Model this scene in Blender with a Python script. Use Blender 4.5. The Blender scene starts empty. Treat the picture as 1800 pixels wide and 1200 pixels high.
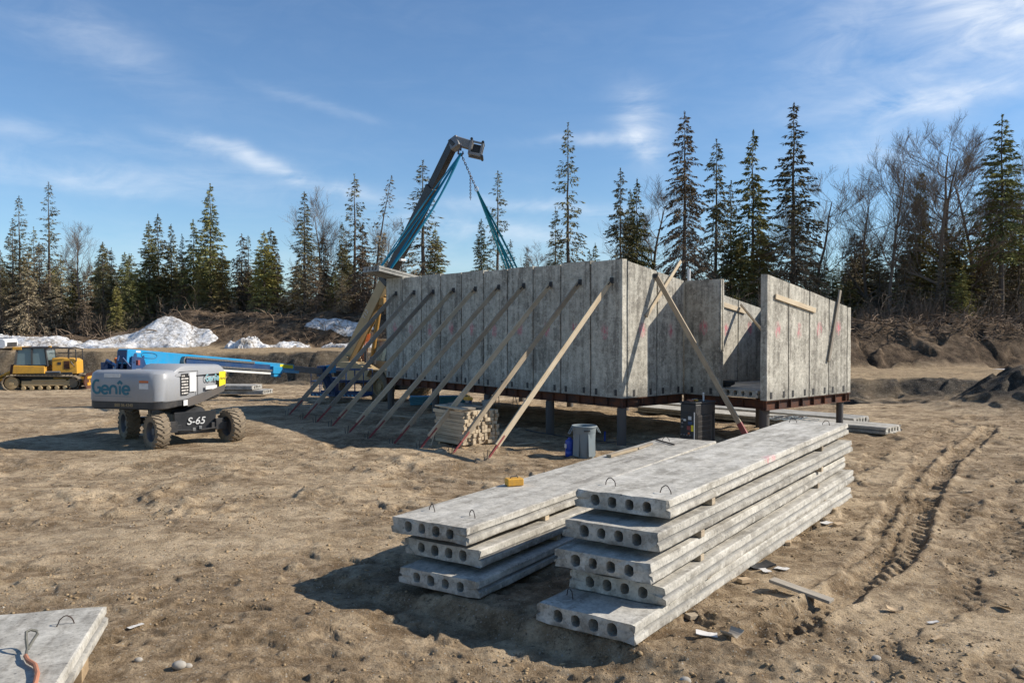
import bpy, bmesh, math, random
import numpy as np
from mathutils import Vector, Matrix, Euler

random.seed(7); rnd = random.Random(11)
scene = bpy.context.scene
COL = scene.collection
PI = math.pi
def rad(d): return math.radians(d)

# ------------------------------------------------------------------ camera, sky, sun
CAM_Z = 3.25; F = 1443.0; PITCH = math.atan(27.0 / F)
cd = bpy.data.cameras.new('camera'); cam = bpy.data.objects.new('camera', cd); COL.objects.link(cam)
cam.location = (0, 0, CAM_Z); cam.rotation_euler = (PI / 2 - PITCH, 0, 0)
cd.sensor_width = 36; cd.lens = F / 1800 * 36; cd.clip_start = 0.1; cd.clip_end = 6000
scene.camera = cam
SUN_EL = rad(34); SUN_AZ = math.atan2(0.999, 0.035)        # azimuth measured from +Y towards +X
SUN_DIR = Vector((math.sin(SUN_AZ) * math.cos(SUN_EL), math.cos(SUN_AZ) * math.cos(SUN_EL), math.sin(SUN_EL)))
sl = bpy.data.lights.new('sun', 'SUN'); sun = bpy.data.objects.new('sun', sl); COL.objects.link(sun)
sl.energy = 5.0; sl.angle = rad(0.55); sl.color = (1.0, 0.93, 0.83)
sun.rotation_euler = SUN_DIR.to_track_quat('Z', 'Y').to_euler(); sun.location = (60, 10, 50)
scene.view_settings.view_transform = 'Standard'; scene.view_settings.look = 'None'
scene.view_settings.exposure = 0.35; scene.view_settings.gamma = 1.0

def build_world():
    w = bpy.data.worlds.new("World"); scene.world = w; w.use_nodes = True
    nt = w.node_tree; N = nt.nodes; L = nt.links; N.clear()
    out = N.new('ShaderNodeOutputWorld'); bg = N.new('ShaderNodeBackground'); bg.inputs[1].default_value = 0.112
    sky = N.new('ShaderNodeTexSky'); sky.sky_type = 'NISHITA'; sky.sun_disc = False
    sky.sun_elevation = SUN_EL; sky.sun_rotation = SUN_AZ; sky.altitude = 100
    sky.air_density = 1.0; sky.dust_density = 0.2; sky.ozone_density = 4.5
    def m(op, a, b=None, c=None, clamp=False):
        n = N.new('ShaderNodeMath'); n.operation = op; n.use_clamp = clamp
        for i, s in enumerate((a, b, c)):
            if s is None: continue
            if isinstance(s, (int, float)): n.inputs[i].default_value = s
            else: L.new(s, n.inputs[i])
        return n.outputs[0]
    tc = N.new('ShaderNodeTexCoord'); sep = N.new('ShaderNodeSeparateXYZ'); L.new(tc.outputs['Generated'], sep.inputs[0])
    az = m('ARCTAN2', sep.outputs[0], sep.outputs[1]); el = m('ARCSINE', sep.outputs[2])
    comb = N.new('ShaderNodeCombineXYZ'); L.new(az, comb.inputs[0]); L.new(el, comb.inputs[1])
    def noise(scale, detail, rough, rot=0, sx=1, sy=1, off=0, dist=0):
        mp = N.new('ShaderNodeMapping'); mp.inputs['Rotation'].default_value = (0, 0, rot); mp.inputs['Scale'].default_value = (sx, sy, 1)
        mp.inputs['Location'].default_value = (off, off * .7, 0); L.new(comb.outputs[0], mp.inputs[0])
        n = N.new('ShaderNodeTexNoise'); n.inputs['Scale'].default_value = scale; n.inputs['Detail'].default_value = detail
        n.inputs['Roughness'].default_value = rough; n.inputs['Distortion'].default_value = dist; L.new(mp.outputs[0], n.inputs[0])
        return n.outputs[0]
    n1 = noise(4.0, 7, .62, rot=.25, sx=1, sy=4.5, dist=.6); n2 = noise(9.0, 6, .6, rot=-.6, sx=1.2, sy=3.0, off=3, dist=.8)
    wob = m('MULTIPLY', m('SUBTRACT', noise(7, 4, .6, off=5), .5), .055)
    # each streak: centre azimuth / elevation (degrees), half length, half width, tilt, strength
    S = [(-17.0, 10.6, 5.6, .62, -15, .66), (-11.5, 9.0, 2.4, .5, -8, .30), (27, 18, 10, 5, 10, .26), (-27, 8.6, 9, .7, -3, .30), (9.0, 13.6, 1.6, 2.2, 20, .62), (8.8, 12.4, 1.3, .7, -55, .4), (6.0, 12.7, 3.6, .35, 2, .36),
         (25.5, 21.0, 7.5, 1.6, -24, .34), (31.5, 17.5, 3.8, 3.0, 10, .55), (28, 13.8, 6.5, .7, 3, .60), (24.5, 13.0, 3.5, 1.3, 42, .36), (21.0, 17.5, 2.4, 1.6, 40, .26), (33, 22, 5, 2.5, 0, .3),
         (3, 8.2, 9, .45, -1, .42), (-2, 6.7, 8, .7, -5, .42), (-24, 9.6, 10, .9, -3, .30), (-30, 11.5, 9, .6, -2, .24), (-26, 16.5, 6, 1.4, -20, .2), (-13, 14.8, 5, .4, -14, .16), (23, 10.8, 5, .9, 5, .3), (-30, 20, 6, 1.2, -28, .13), (2, 4.5, 30, 2.0, 0, .18)]
    total = None
    for a, e, hl, hw, tilt, amp in S:
        a, e, hl, hw, tilt = map(rad, (a, e, hl, hw, tilt)); c, s = math.cos(tilt), math.sin(tilt)
        dx = m('SUBTRACT', az, a); dy = m('SUBTRACT', m('ADD', el, wob), e)
        p = m('MULTIPLY_ADD', dx, c / hl, m('MULTIPLY', dy, s / hl)); q = m('MULTIPLY_ADD', dx, -s / hw, m('MULTIPLY', dy, c / hw))
        r2 = m('MULTIPLY_ADD', p, p, m('MULTIPLY', q, q))
        g = m('MULTIPLY', m('POWER', 2.718, m('MULTIPLY', r2, -1.0)), amp)
        total = g if total is None else m('ADD', total, g)
    tex = m('ADD', m('MULTIPLY', m('SUBTRACT', n1, .38), 3.6), 0, clamp=True)
    tex2 = m('ADD', m('MULTIPLY', m('SUBTRACT', n2, .36), 3.2), 0, clamp=True)
    body = m('MULTIPLY', total, m('MULTIPLY_ADD', tex, .6, m('MULTIPLY', tex2, .55)))
    veil = m('MULTIPLY', m('MULTIPLY', tex, tex2), .045)
    mask = m('ADD', body, veil, clamp=True)
    mix = N.new('ShaderNodeMix'); mix.data_type = 'RGBA'; L.new(mask, mix.inputs[0])
    tint = N.new('ShaderNodeMix'); tint.data_type = 'RGBA'; tint.blend_type = 'MULTIPLY'; tint.inputs[0].default_value = 1; tint.inputs[7].default_value = (.84, .94, 1.0, 1); L.new(sky.outputs[0], tint.inputs[6]); L.new(tint.outputs[2], mix.inputs[6]); mix.inputs[7].default_value = (6.8, 7.2, 7.7, 1)
    L.new(mix.outputs[2], bg.inputs[0]); L.new(bg.outputs[0], out.inputs[0])
build_world()

# ------------------------------------------------------------------ helpers
def P(u, v, z=0.0):
    """world point at height z seen at photo pixel (u, v)"""
    cx = (u - 900) / F; cv = (v - 600) / F; sp, cp = math.sin(PITCH), math.cos(PITCH)
    d = (cx, cp - cv * sp, -sp - cv * cp); k = (z - CAM_Z) / d[2]
    return Vector((d[0] * k, d[1] * k, z))
def PD(u, v, y):
    cx = (u - 900) / F; cv = (v - 600) / F; sp, cp = math.sin(PITCH), math.cos(PITCH)
    d = (cx, cp - cv * sp, -sp - cv * cp); k = y / d[1]
    return Vector((d[0] * k, y, CAM_Z + d[2] * k))

def tag(o, label=None, cat=None, group=None, kind=None):
    if label: o['label'] = label
    if cat: o['category'] = cat
    if group: o['group'] = group
    if kind: o['kind'] = kind
    return o
def empty(name, loc=(0, 0, 0), rz=0.0, label=None, cat=None, group=None):
    o = bpy.data.objects.new(name, None); COL.objects.link(o); o.location = loc; o.rotation_euler = (0, 0, rz)
    o.empty_display_size = .3
    return tag(o, label, cat, group)

class MB:
    def __init__(s): s.v = []; s.f = []; s.m = []
    def add(s, vs, fs, mi=0):
        b = len(s.v); s.v += [tuple(x) for x in vs]; s.f += [tuple(i + b for i in q) for q in fs]; s.m += [mi] * len(fs); return s
    def box(s, c, d, rot=None, mi=0, taper=None):
        x, y, z = [k / 2 for k in d]; tx, ty = taper or (1, 1)
        vs = [(-x, -y, -z), (x, -y, -z), (x, y, -z), (-x, y, -z), (-x * tx, -y * ty, z), (x * tx, -y * ty, z), (x * tx, y * ty, z), (-x * tx, y * ty, z)]
        M = rot.to_matrix() if isinstance(rot, Euler) else rot
        if M is not None: vs = [M @ Vector(q) for q in vs]
        c = Vector(c); vs = [Vector(q) + c for q in vs]
        return s.add(vs, [(0, 3, 2, 1), (4, 5, 6, 7), (0, 1, 5, 4), (1, 2, 6, 5), (2, 3, 7, 6), (3, 0, 4, 7)], mi)
    def beam(s, p0, p1, w, h, up=(0, 0, 1), mi=0):
        p0, p1 = Vector(p0), Vector(p1); d = p1 - p0; y = d.normalized(); up = Vector(up)
        x = y.cross(up)
        if x.length < 1e-4: x = y.cross(Vector((1, 0, 0)))
        x.normalize(); z = x.cross(y)
        M = Matrix((x, y, z)).transposed()
        return s.box((p0 + p1) / 2, (w, d.length, h), M, mi)
    def tube(s, pts, r, n=8, mi=0, cap=True, flat=1.0):
        pts = [Vector(p) for p in pts]; k = len(pts); rs = r if isinstance(r, (list, tuple)) else [r] * k
        b = len(s.v); up = None
        for i, p in enumerate(pts):
            t = (pts[min(i + 1, k - 1)] - pts[max(i - 1, 0)])
            t = t.normalized() if t.length > 1e-9 else Vector((0, 0, 1))
            if up is None: up = Vector((0, 0, 1)) if abs(t.z) < .9 else Vector((1, 0, 0))
            a = t.cross(up)
            if a.length < 1e-5: a = t.cross(Vector((.3, .8, .1)))
            a.normalize(); c = a.cross(t); up = c
            for j in range(n):
                th = 2 * PI * j / n; q = p + a * (math.cos(th) * rs[i]) + c * (math.sin(th) * rs[i] * flat); s.v.append(tuple(q))
        for i in range(k - 1):
            for j in range(n):
                j2 = (j + 1) % n; s.f.append((b + i * n + j, b + i * n + j2, b + (i + 1) * n + j2, b + (i + 1) * n + j)); s.m.append(mi)
        if cap:
            s.f.append(tuple(b + j for j in range(n))[::-1]); s.m.append(mi); s.f.append(tuple(b + (k - 1) * n + j for j in range(n))); s.m.append(mi)
        return s
    def lathe(s, prof, n=24, c=(0, 0, 0), axis='Z', mi=0, cap=True):
        b = len(s.v); c = Vector(c)
        for (r, h) in prof:
            for j in range(n):
                th = 2 * PI * j / n; a, d = r * math.cos(th), r * math.sin(th)
                q = (a, d, h) if axis == 'Z' else ((h, a, d) if axis == 'X' else (d, h, a)); s.v.append(tuple(Vector(q) + c))
        for i in range(len(prof) - 1):
            for j in range(n):
                j2 = (j + 1) % n; s.f.append((b + i * n + j, b + i * n + j2, b + (i + 1) * n + j2, b + (i + 1) * n + j)); s.m.append(mi)
        if cap and prof[0][0] > 1e-6: s.f.append(tuple(b + j for j in range(n))[::-1]); s.m.append(mi)
        if cap and prof[-1][0] > 1e-6: s.f.append(tuple(b + (len(prof) - 1) * n + j for j in range(n))); s.m.append(mi)
        return s
    def prism(s, poly, vec, mi=0):
        poly = [Vector(p) for p in poly]; vec = Vector(vec); k = len(poly)
        fs = [tuple(range(k))[::-1], tuple(range(k, 2 * k))] + [(i, (i + 1) % k, k + (i + 1) % k, k + i) for i in range(k)]
        return s.add(poly + [p + vec for p in poly], fs, mi)
    def build(s, name, mats, parent=None, loc=(0, 0, 0), rot=(0, 0, 0), smooth=False, bevel=0, segs=2):
        me = bpy.data.meshes.new(name); me.from_pydata(s.v, [], s.f)
        mats = mats if isinstance(mats, (list, tuple)) else [mats]
        for mt in mats: me.materials.append(mt)
        if len(mats) > 1: me.polygons.foreach_set('material_index', s.m)
        bm = bmesh.new(); bm.from_mesh(me); bmesh.ops.recalc_face_normals(bm, faces=bm.faces); bm.to_mesh(me); bm.free()
        if smooth: me.polygons.foreach_set('use_smooth', [True] * len(me.polygons)); me.set_sharp_from_angle(angle=rad(38))
        me.update(); o = bpy.data.objects.new(name, me); COL.objects.link(o)
        o.location = loc; o.rotation_euler = rot
        if parent: o.parent = parent
        if bevel:
            b = o.modifiers.new('bevel', 'BEVEL'); b.width = bevel; b.segments = segs; b.limit_method = 'ANGLE'; b.angle_limit = rad(35)
            if segs > 1:
                me.polygons.foreach_set('use_smooth', [True] * len(me.polygons)); me.set_sharp_from_angle(angle=rad(50)); b.harden_normals = True
        return o

def text(name, body, size, mt, parent, loc, rot, bold=0.0, shear=0.0, sx=1.0, ext=.002, align='CENTER'):
    cu = bpy.data.curves.new(name, 'FONT'); cu.body = body; cu.size = size; cu.offset = bold; cu.shear = shear; cu.extrude = ext
    cu.align_x = align; cu.align_y = 'CENTER'
    t = bpy.data.objects.new(name + '_src', cu); COL.objects.link(t); bpy.context.view_layer.update()
    me = bpy.data.meshes.new_from_object(t.evaluated_get(bpy.context.evaluated_depsgraph_get()))
    bpy.data.objects.remove(t); me.materials.clear(); me.materials.append(mt)
    o = bpy.data.objects.new(name, me); COL.objects.link(o); o.parent = parent; o.location = loc; o.rotation_euler = rot; o.scale = (sx, 1, 1)
    return o

# ------------------------------------------------------------------ materials
class NT:
    def __init__(s, name):
        s.mat = bpy.data.materials.new(name); s.mat.use_nodes = True; s.t = s.mat.node_tree; s.N = s.t.nodes; s.L = s.t.links
        s.bsdf = s.N['Principled BSDF']; s.tc = s.N.new('ShaderNodeTexCoord')
    def co(s, kind='Object', scale=(1, 1, 1), rot=(0, 0, 0), loc=(0, 0, 0)):
        mp = s.N.new('ShaderNodeMapping'); mp.inputs['Scale'].default_value = scale; mp.inputs['Rotation'].default_value = rot; mp.inputs['Location'].default_value = loc
        if kind == 'World':
            g = s.N.new('ShaderNodeNewGeometry'); s.L.new(g.outputs['Position'], mp.inputs[0])
        else: s.L.new(s.tc.outputs[kind], mp.inputs[0])
        return mp.outputs[0]
    def noise(s, vec, scale, detail=5, rough=.6, dist=0):
        n = s.N.new('ShaderNodeTexNoise'); n.inputs['Scale'].default_value = scale; n.inputs['Detail'].default_value = detail
        n.inputs['Roughness'].default_value = rough; n.inputs['Distortion'].default_value = dist; s.L.new(vec, n.inputs[0]); return n.outputs[0]
    def vor(s, vec, scale, feat='F1', out=0):
        n = s.N.new('ShaderNodeTexVoronoi'); n.inputs['Scale'].default_value = scale; n.feature = feat; s.L.new(vec, n.inputs[0]); return n.outputs[out]
    def ramp(s, fac, stops):
        r = s.N.new('ShaderNodeValToRGB'); e = r.color_ramp.elements
        while len(e) < len(stops): e.new(.5)
        for i, (p, c) in enumerate(stops):
            e[i].position = p; c = (c, c, c) if isinstance(c, (int, float)) else c; e[i].color = (*c, 1)
        s.L.new(fac, r.inputs[0]); return r.outputs[0]
    def mix(s, fac, a, b, mode='MIX'):
        n = s.N.new('ShaderNodeMix'); n.data_type = 'RGBA'; n.blend_type = mode
        for i, q in ((0, fac), (6, a), (7, b)):
            if isinstance(q, (int, float)): n.inputs[i].default_value = q if i == 0 else (q, q, q, 1)
            elif isinstance(q, tuple): n.inputs[i].default_value = (*q, 1)
            else: s.L.new(q, n.inputs[i])
        return n.outputs[2]
    def m(s, op, a, b=None, c=None, clamp=False):
        n = s.N.new('ShaderNodeMath'); n.operation = op; n.use_clamp = clamp
        for i, q in enumerate((a, b, c)):
            if q is None: continue
            if isinstance(q, (int, float)): n.inputs[i].default_value = q
            else: s.L.new(q, n.inputs[i])
        return n.outputs[0]
    def bump(s, h, strength=.5, dist=.02, prev=None):
        b = s.N.new('ShaderNodeBump'); b.inputs['Strength'].default_value = strength; b.inputs['Distance'].default_value = dist
        s.L.new(h, b.inputs['Height'])
        if prev is not None: s.L.new(prev, b.inputs['Normal'])
        return b.outputs[0]
    def attr(s, name):
        a = s.N.new('ShaderNodeAttribute'); a.attribute_name = name; return a
    def done(s, col=None, rough=.8, metal=0.0, nrm=None, spec=.4):
        B = s.bsdf
        if col is not None:
            if isinstance(col, tuple): B.inputs['Base Color'].default_value = (*col, 1)
            else: s.L.new(col, B.inputs['Base Color'])
        if isinstance(rough, (int, float)): B.inputs['Roughness'].default_value = rough
        else: s.L.new(rough, B.inputs['Roughness'])
        B.inputs['Metallic'].default_value = metal; B.inputs['Specular IOR Level'].default_value = spec
        if nrm is not None: s.L.new(nrm, B.inputs['Normal'])
        return s.mat

def paint(name, col, rough=.45, dirt=(.22, .17, .12), amount=.45, scale=3.0, metal=0.0, spec=.5):
    """worn, dusty painted surface"""
    n = NT(name); v = n.co('Object'); a = n.noise(v, scale, 8, .65); b = n.noise(v, scale * 9, 5, .6)
    f = n.ramp(n.m('MULTIPLY_ADD', b, .4, n.m('MULTIPLY', a, .75)), [(.48, 0.0), (.78, amount)])
    c = n.mix(f, tuple(col), dirt); c = n.mix(n.ramp(n.noise(v, scale * .6, 3, .5), [(.35, .0), (.65, .22)]), c, tuple(k * .7 for k in col))
    return n.done(c, n.m('MULTIPLY_ADD', f, .5, rough, clamp=True), metal, n.bump(b, .12, .01), spec)

def concrete(name, base=(.40, .39, .365), dark=(.21, .205, .195), light=(.52, .51, .48), streak=(1, 1, .12), stain=.5, pink=None, bottom=None, con=.35, groove=False):
    n = NT(name); oi = n.N.new('ShaderNodeObjectInfo')
    vm = n.N.new('ShaderNodeVectorMath'); vm.operation = 'ADD'; cb = n.N.new('ShaderNodeCombineXYZ')
    k = n.m('MULTIPLY', oi.outputs['Random'], 37.0)
    for i in range(3): n.L.new(k, cb.inputs[i])
    n.L.new(n.tc.outputs['Object'], vm.inputs[0]); n.L.new(cb.outputs[0], vm.inputs[1])
    def co(sc):
        mp = n.N.new('ShaderNodeMapping'); mp.inputs['Scale'].default_value = sc; n.L.new(vm.outputs[0], mp.inputs[0]); return mp.outputs[0]
    v = co((1, 1, 1)); vs = co(streak)
    big = n.noise(v, 1.3, 9, .7, .4); st = n.noise(vs, 7.0, 6, .6); fine = n.noise(v, 28, 6, .7); mid = n.noise(v, 6, 7, .7)
    f = n.m('MULTIPLY_ADD', st, .5, n.m('MULTIPLY', big, .5))
    f = n.m('MULTIPLY_ADD', n.m('SUBTRACT', n.noise(v, 14, 6, .75), .5), con, f)
    c = n.ramp(f, [(.40, dark), (.49, base), (.60, light)])
    c = n.mix(n.ramp(mid, [(.50, 0.0), (.60, stain)]), c, tuple(q * .62 for q in base))
    c = n.mix(n.ramp(mid, [(.38, .5), (.45, 0.0)]), c, tuple(min(1, q * 1.22) for q in light))
    c = n.mix(n.ramp(fine, [(.36, con * 1.2), (.47, 0.0)]), c, .10)
    spots = n.vor(v, 9.0); sm = n.m('MULTIPLY', n.ramp(spots, [(.07, 1.0), (.14, 0.0)]), n.ramp(mid, [(.45, 0.0), (.55, .8)])); c = n.mix(sm, c, .09)
    tint = n.m('MULTIPLY_ADD', oi.outputs['Random'], .22, .89); hv = n.N.new('ShaderNodeHueSaturation'); n.L.new(c, hv.inputs['Color']); n.L.new(tint, hv.inputs['Value']); c = hv.outputs[0]
    sp = n.N.new('ShaderNodeSeparateXYZ'); n.L.new(n.tc.outputs['Object'], sp.inputs[0])
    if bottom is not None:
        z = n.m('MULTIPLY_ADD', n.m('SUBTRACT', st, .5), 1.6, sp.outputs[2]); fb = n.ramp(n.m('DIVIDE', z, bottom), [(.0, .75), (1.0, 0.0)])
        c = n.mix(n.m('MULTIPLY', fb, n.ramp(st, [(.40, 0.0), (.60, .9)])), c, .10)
    if groove:
        d = n.m('ABSOLUTE', n.m('SUBTRACT', sp.outputs[2], .100)); gx = n.m('ABSOLUTE', sp.outputs[0])
        gm = n.m('MULTIPLY', n.ramp(d, [(.010, 1.0), (.030, 0.0)]), n.ramp(gx, [(.560, 0.0), (.566, 1.0)])); c = n.mix(n.m('MULTIPLY', gm, n.ramp(st, [(.35, .25), (.55, .75)])), c, .13)
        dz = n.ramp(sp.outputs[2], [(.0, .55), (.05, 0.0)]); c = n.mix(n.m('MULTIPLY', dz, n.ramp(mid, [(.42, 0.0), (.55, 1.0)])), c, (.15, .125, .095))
    if pink is not None:
        (px, py, pz), (rx, ry, rz) = pink; acc = None
        sh = n.m('MULTIPLY', n.m('SUBTRACT', oi.outputs['Random'], .5), .5)
        for i, (pc, rr) in enumerate(((px, rx), (py, ry), (pz, rz))):
            d = n.m('SUBTRACT', sp.outputs[i], pc)
            if i == 0 or i == 2: d = n.m('ADD', d, n.m('MULTIPLY', sh, rr * (1.6 if i == 0 else .8)))
            d = n.m('DIVIDE', d, rr); d = n.m('MULTIPLY', d, d); acc = d if acc is None else n.m('ADD', acc, d)
        pm = n.m('MULTIPLY', n.ramp(acc, [(.1, 1.0), (1.0, 0.0)]), n.ramp(n.noise(co((1, 1, .3)), 16, 4, .7), [(.42, .0), (.58, .75)]))
        c = n.mix(pm, c, (.62, .13, .18))
    h = n.m('MULTIPLY_ADD', fine, .5, mid); nb = n.bump(h, .35, .012); nb = n.bump(n.vor(v, 42), .12, .004, nb)
    return n.done(c, .88, 0, nb, .25)

def wood(name, base=(.42, .30, .18), dark=(.25, .17, .10), axis=1, amt=1.0):
    n = NT(name); sc = [14, 14, 14]; sc[axis] = .7; oi = n.N.new('ShaderNodeObjectInfo')
    vm = n.N.new('ShaderNodeVectorMath'); vm.operation = 'ADD'; cb = n.N.new('ShaderNodeCombineXYZ'); k = n.m('MULTIPLY', oi.outputs['Random'], 20.0)
    for i in range(3): n.L.new(k, cb.inputs[i])
    n.L.new(n.tc.outputs['Object'], vm.inputs[0]); n.L.new(cb.outputs[0], vm.inputs[1]); mp = n.N.new('ShaderNodeMapping'); mp.inputs['Scale'].default_value = sc; n.L.new(vm.outputs[0], mp.inputs[0])
    g = n.noise(mp.outputs[0], 2.2, 6, .65, .5); b = n.noise(vm.outputs[0], 2.0, 4, .6)
    c = n.ramp(n.m('MULTIPLY_ADD', b, .4, n.m('MULTIPLY', g, .6)), [(.32, dark), (.62, base)])
    hv = n.N.new('ShaderNodeHueSaturation'); n.L.new(c, hv.inputs['Color']); n.L.new(n.m('MULTIPLY_ADD', oi.outputs['Random'], .5, .75), hv.inputs['Value'])
    return n.done(hv.outputs[0], .8, 0, n.bump(g, .3, .004), .25)

M = {}
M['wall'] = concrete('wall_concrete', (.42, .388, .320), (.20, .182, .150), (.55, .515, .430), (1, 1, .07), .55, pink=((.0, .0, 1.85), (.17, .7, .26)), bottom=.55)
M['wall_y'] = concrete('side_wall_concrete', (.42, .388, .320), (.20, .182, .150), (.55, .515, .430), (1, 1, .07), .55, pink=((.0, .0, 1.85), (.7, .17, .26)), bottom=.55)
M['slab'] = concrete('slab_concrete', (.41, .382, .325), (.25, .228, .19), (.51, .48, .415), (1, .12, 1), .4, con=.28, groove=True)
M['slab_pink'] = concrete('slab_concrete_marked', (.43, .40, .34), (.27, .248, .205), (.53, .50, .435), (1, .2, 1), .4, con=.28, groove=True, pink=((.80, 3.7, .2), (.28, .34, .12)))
M['slab_grey'] = concrete('slab_concrete_grey', (.33, .315, .28), (.20, .19, .165), (.43, .415, .37), (1, .12, 1), .3, con=.2)
M['wood'] = wood('fresh_lumber', (.54, .45, .32), (.36, .27, .17)); M['wood_old'] = wood('weathered_lumber', (.41, .335, .235), (.22, .17, .12))
M['wood_grey'] = wood('grey_lumber', (.34, .295, .23), (.18, .155, .125)); M['wood_x'] = wood('lumber_ends', (.47, .34, .20), (.27, .18, .10), axis=0)
M['rust'] = paint('rusty_steel', (.05, .030, .024), .7, (.27, .085, .03), .75, 2, .0, .3)
M['pile'] = paint('steel_pipe_pile', (.10, .095, .09), .6, (.16, .12, .09), .6, 3, .2, .3)
M['black'] = paint('black_paint', (.022, .023, .025), .45, (.12, .10, .08), .45, 4)
M['blackp'] = paint('black_plastic', (.02, .021, .023), .5, (.09, .08, .07), .3, 4)
M['steel'] = paint('grey_steel', (.25, .25, .25), .45, (.2, .17, .13), .5, 5, .6)
M['rebar'] = paint('rebar', (.05, .04, .035), .6, (.14, .07, .04), .5, 20, .3)
M['boomblack'] = paint('boom_black', (.018, .019, .021), .4, (.05, .045, .04), .4, 3)
M['grey'] = paint('grey_gelcoat', (.32, .33, .345), .38, (.27, .23, .18), .35, 1.6)
M['blue'] = paint('blue_boom_paint', (.010, .26, .50), .35, (.2, .18, .15), .28, 2)
M['dblue'] = paint('dark_blue_paint', (.010, .048, .14), .4, (.12, .11, .10), .3, 3)
M['bluehi'] = paint('pale_blue_paint', (.13, .42, .60), .4, (.25, .22, .18), .35, 3)
M['teal'] = paint('teal_lettering', (.008, .14, .20), .5, (.2, .2, .18), .2, 8)
M['teal_f'] = paint('faded_lettering', (.22, .45, .50), .5, (.3, .3, .28), .4, 10)
M['white'] = paint('white_decal', (.68, .68, .66), .5, (.35, .3, .25), .35, 12)
M['yel'] = paint('machine_yellow', (.70, .36, .035), .42, (.22, .14, .07), .5, 2.5)
M['tan'] = paint('faded_yellow', (.44, .32, .16), .55, (.28, .2, .12), .55, 2)
M['ochre'] = paint('ochre_cylinder', (.36, .19, .035), .5, (.16, .10, .05), .6, 3)
M['hertz'] = paint('yellow_decal', (.80, .66, .02), .5, (.3, .25, .1), .2, 8)
M['orange'] = paint('orange_label', (.65, .16, .03), .5, (.3, .2, .15), .3, 8)
M['tyre'] = paint('muddy_rubber', (.27, .215, .15), .9, (.10, .08, .06), .6, 7, 0, .1)
M['tyre_d'] = paint('black_rubber', (.035, .033, .03), .85, (.2, .16, .11), .7, 4, 0, .2)
M['rim'] = paint('grey_rim', (.075, .085, .10), .5, (.22, .17, .12), .6, 4)
M['track'] = paint('track_steel', (.20, .165, .12), .75, (.30, .23, .15), .7, 6, .1, .2)
M['red'] = paint('red_brace_steel', (.26, .04, .045), .6, (.22, .13, .09), .7, 8)
M['strap'] = paint('blue_webbing', (.015, .20, .30), .8, (.02, .09, .13), .5, 3, 0, .1)
M['strap_l'] = paint('light_blue_webbing', (.06, .34, .44), .8, (.02, .15, .2), .5, 3, 0, .1)
M['chain'] = paint('chain_steel', (.10, .10, .12), .5, (.16, .1, .07), .4, 14, .5)
M['can'] = paint('grey_bin_plastic', (.19, .235, .25), .5, (.28, .24, .19), .35, 3)
M['bluep'] = paint('blue_plastic', (.008, .055, .36), .35, (.1, .12, .2), .2, 5)
M['rope'] = paint('orange_strap', (.46, .20, .12), .85, (.3, .18, .12), .5, 12, 0, .1)
M['cable'] = paint('steel_cable', (.15, .145, .12), .6, (.1, .09, .07), .5, 20, .3)
M['paper'] = paint('pale_scrap', (.66, .63, .58), .8, (.4, .34, .27), .35, 12, 0, .1)
M['chip'] = paint('wood_scrap', (.50, .37, .23), .85, (.3, .22, .15), .4, 9, 0, .1)
M['bark'] = paint('spruce_bark', (.11, .09, .075), .95, (.20, .175, .15), .6, 3, 0, .05)
M['bark_l'] = paint('birch_bark', (.165, .13, .10), .95, (.28, .235, .195), .6, 3, 0, .05)
M['root'] = paint('dead_roots', (.26, .195, .14), .95, (.12, .085, .06), .8, 3, 0, .05)
M['brush'] = paint('dry_brush', (.22, .17, .125), .95, (.30, .24, .18), .8, .8, 0, .05)
M['foam'] = paint('blue_foam_board', (.08, .30, .42), .7, (.2, .22, .2), .4, 3)
M['stone'] = paint('pale_stone', (.38, .35, .30), .9, (.25, .2, .15), .5, 8, 0, .1)
M['truckw'] = paint('white_truck_paint', (.72, .73, .74), .35, (.4, .36, .3), .25, 2)
def glass():
    n = NT('cab_glass'); n.bsdf.inputs['Base Color'].default_value = (.20, .27, .28, 1); n.bsdf.inputs['Roughness'].default_value = .08
    n.bsdf.inputs['Transmission Weight'].default_value = .35; n.bsdf.inputs['Specular IOR Level'].default_value = .7; return n.mat
M['glass'] = glass()
def needles(name, green, olive, brown, brown_h):
    n = NT(name); oi = n.N.new('ShaderNodeObjectInfo'); v = n.co('Object'); sp = n.N.new('ShaderNodeSeparateXYZ'); n.L.new(n.tc.outputs['Object'], sp.inputs[0])
    a = n.noise(v, .9, 5, .65); b = n.noise(v, 7, 4, .7)
    c = n.mix(n.ramp(n.m('MULTIPLY_ADD', b, .5, n.m('MULTIPLY', a, .5)), [(.40, 0.0), (.60, 1.0)]), green, olive)
    zf = n.m('MULTIPLY_ADD', n.m('SUBTRACT', a, .5), 9.0, sp.outputs[2])
    c = n.mix(n.ramp(n.m('DIVIDE', zf, max(.1, brown_h)), [(.35, .85), (1.0, 0.0)]), c, brown)
    hv = n.N.new('ShaderNodeHueSaturation'); n.L.new(c, hv.inputs['Color']); n.L.new(n.m('MULTIPLY_ADD', oi.outputs['Random'], .6, .75), hv.inputs['Value']); n.L.new(n.m('MULTIPLY_ADD', oi.outputs['Random'], .03, .485), hv.inputs['Hue'])
    return n.done(hv.outputs[0], .9, 0, None, .08)
M['nd_green'] = needles('spruce_needles', (.085, .096, .038), (.20, .178, .068), (.26, .20, .12), 4.5)
M['nd_dark'] = needles('dark_spruce_needles', (.080, .080, .040), (.17, .148, .075), (.28, .215, .14), 9)
M['nd_brown'] = needles('dead_spruce_needles', (.13, .108, .055), (.20, .158, .095), (.235, .18, .125), 11.0)
M['nd_olive'] = needles('olive_spruce_needles', (.13, .125, .042), (.28, .235, .08), (.26, .20, .11), 4.5)
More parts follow.
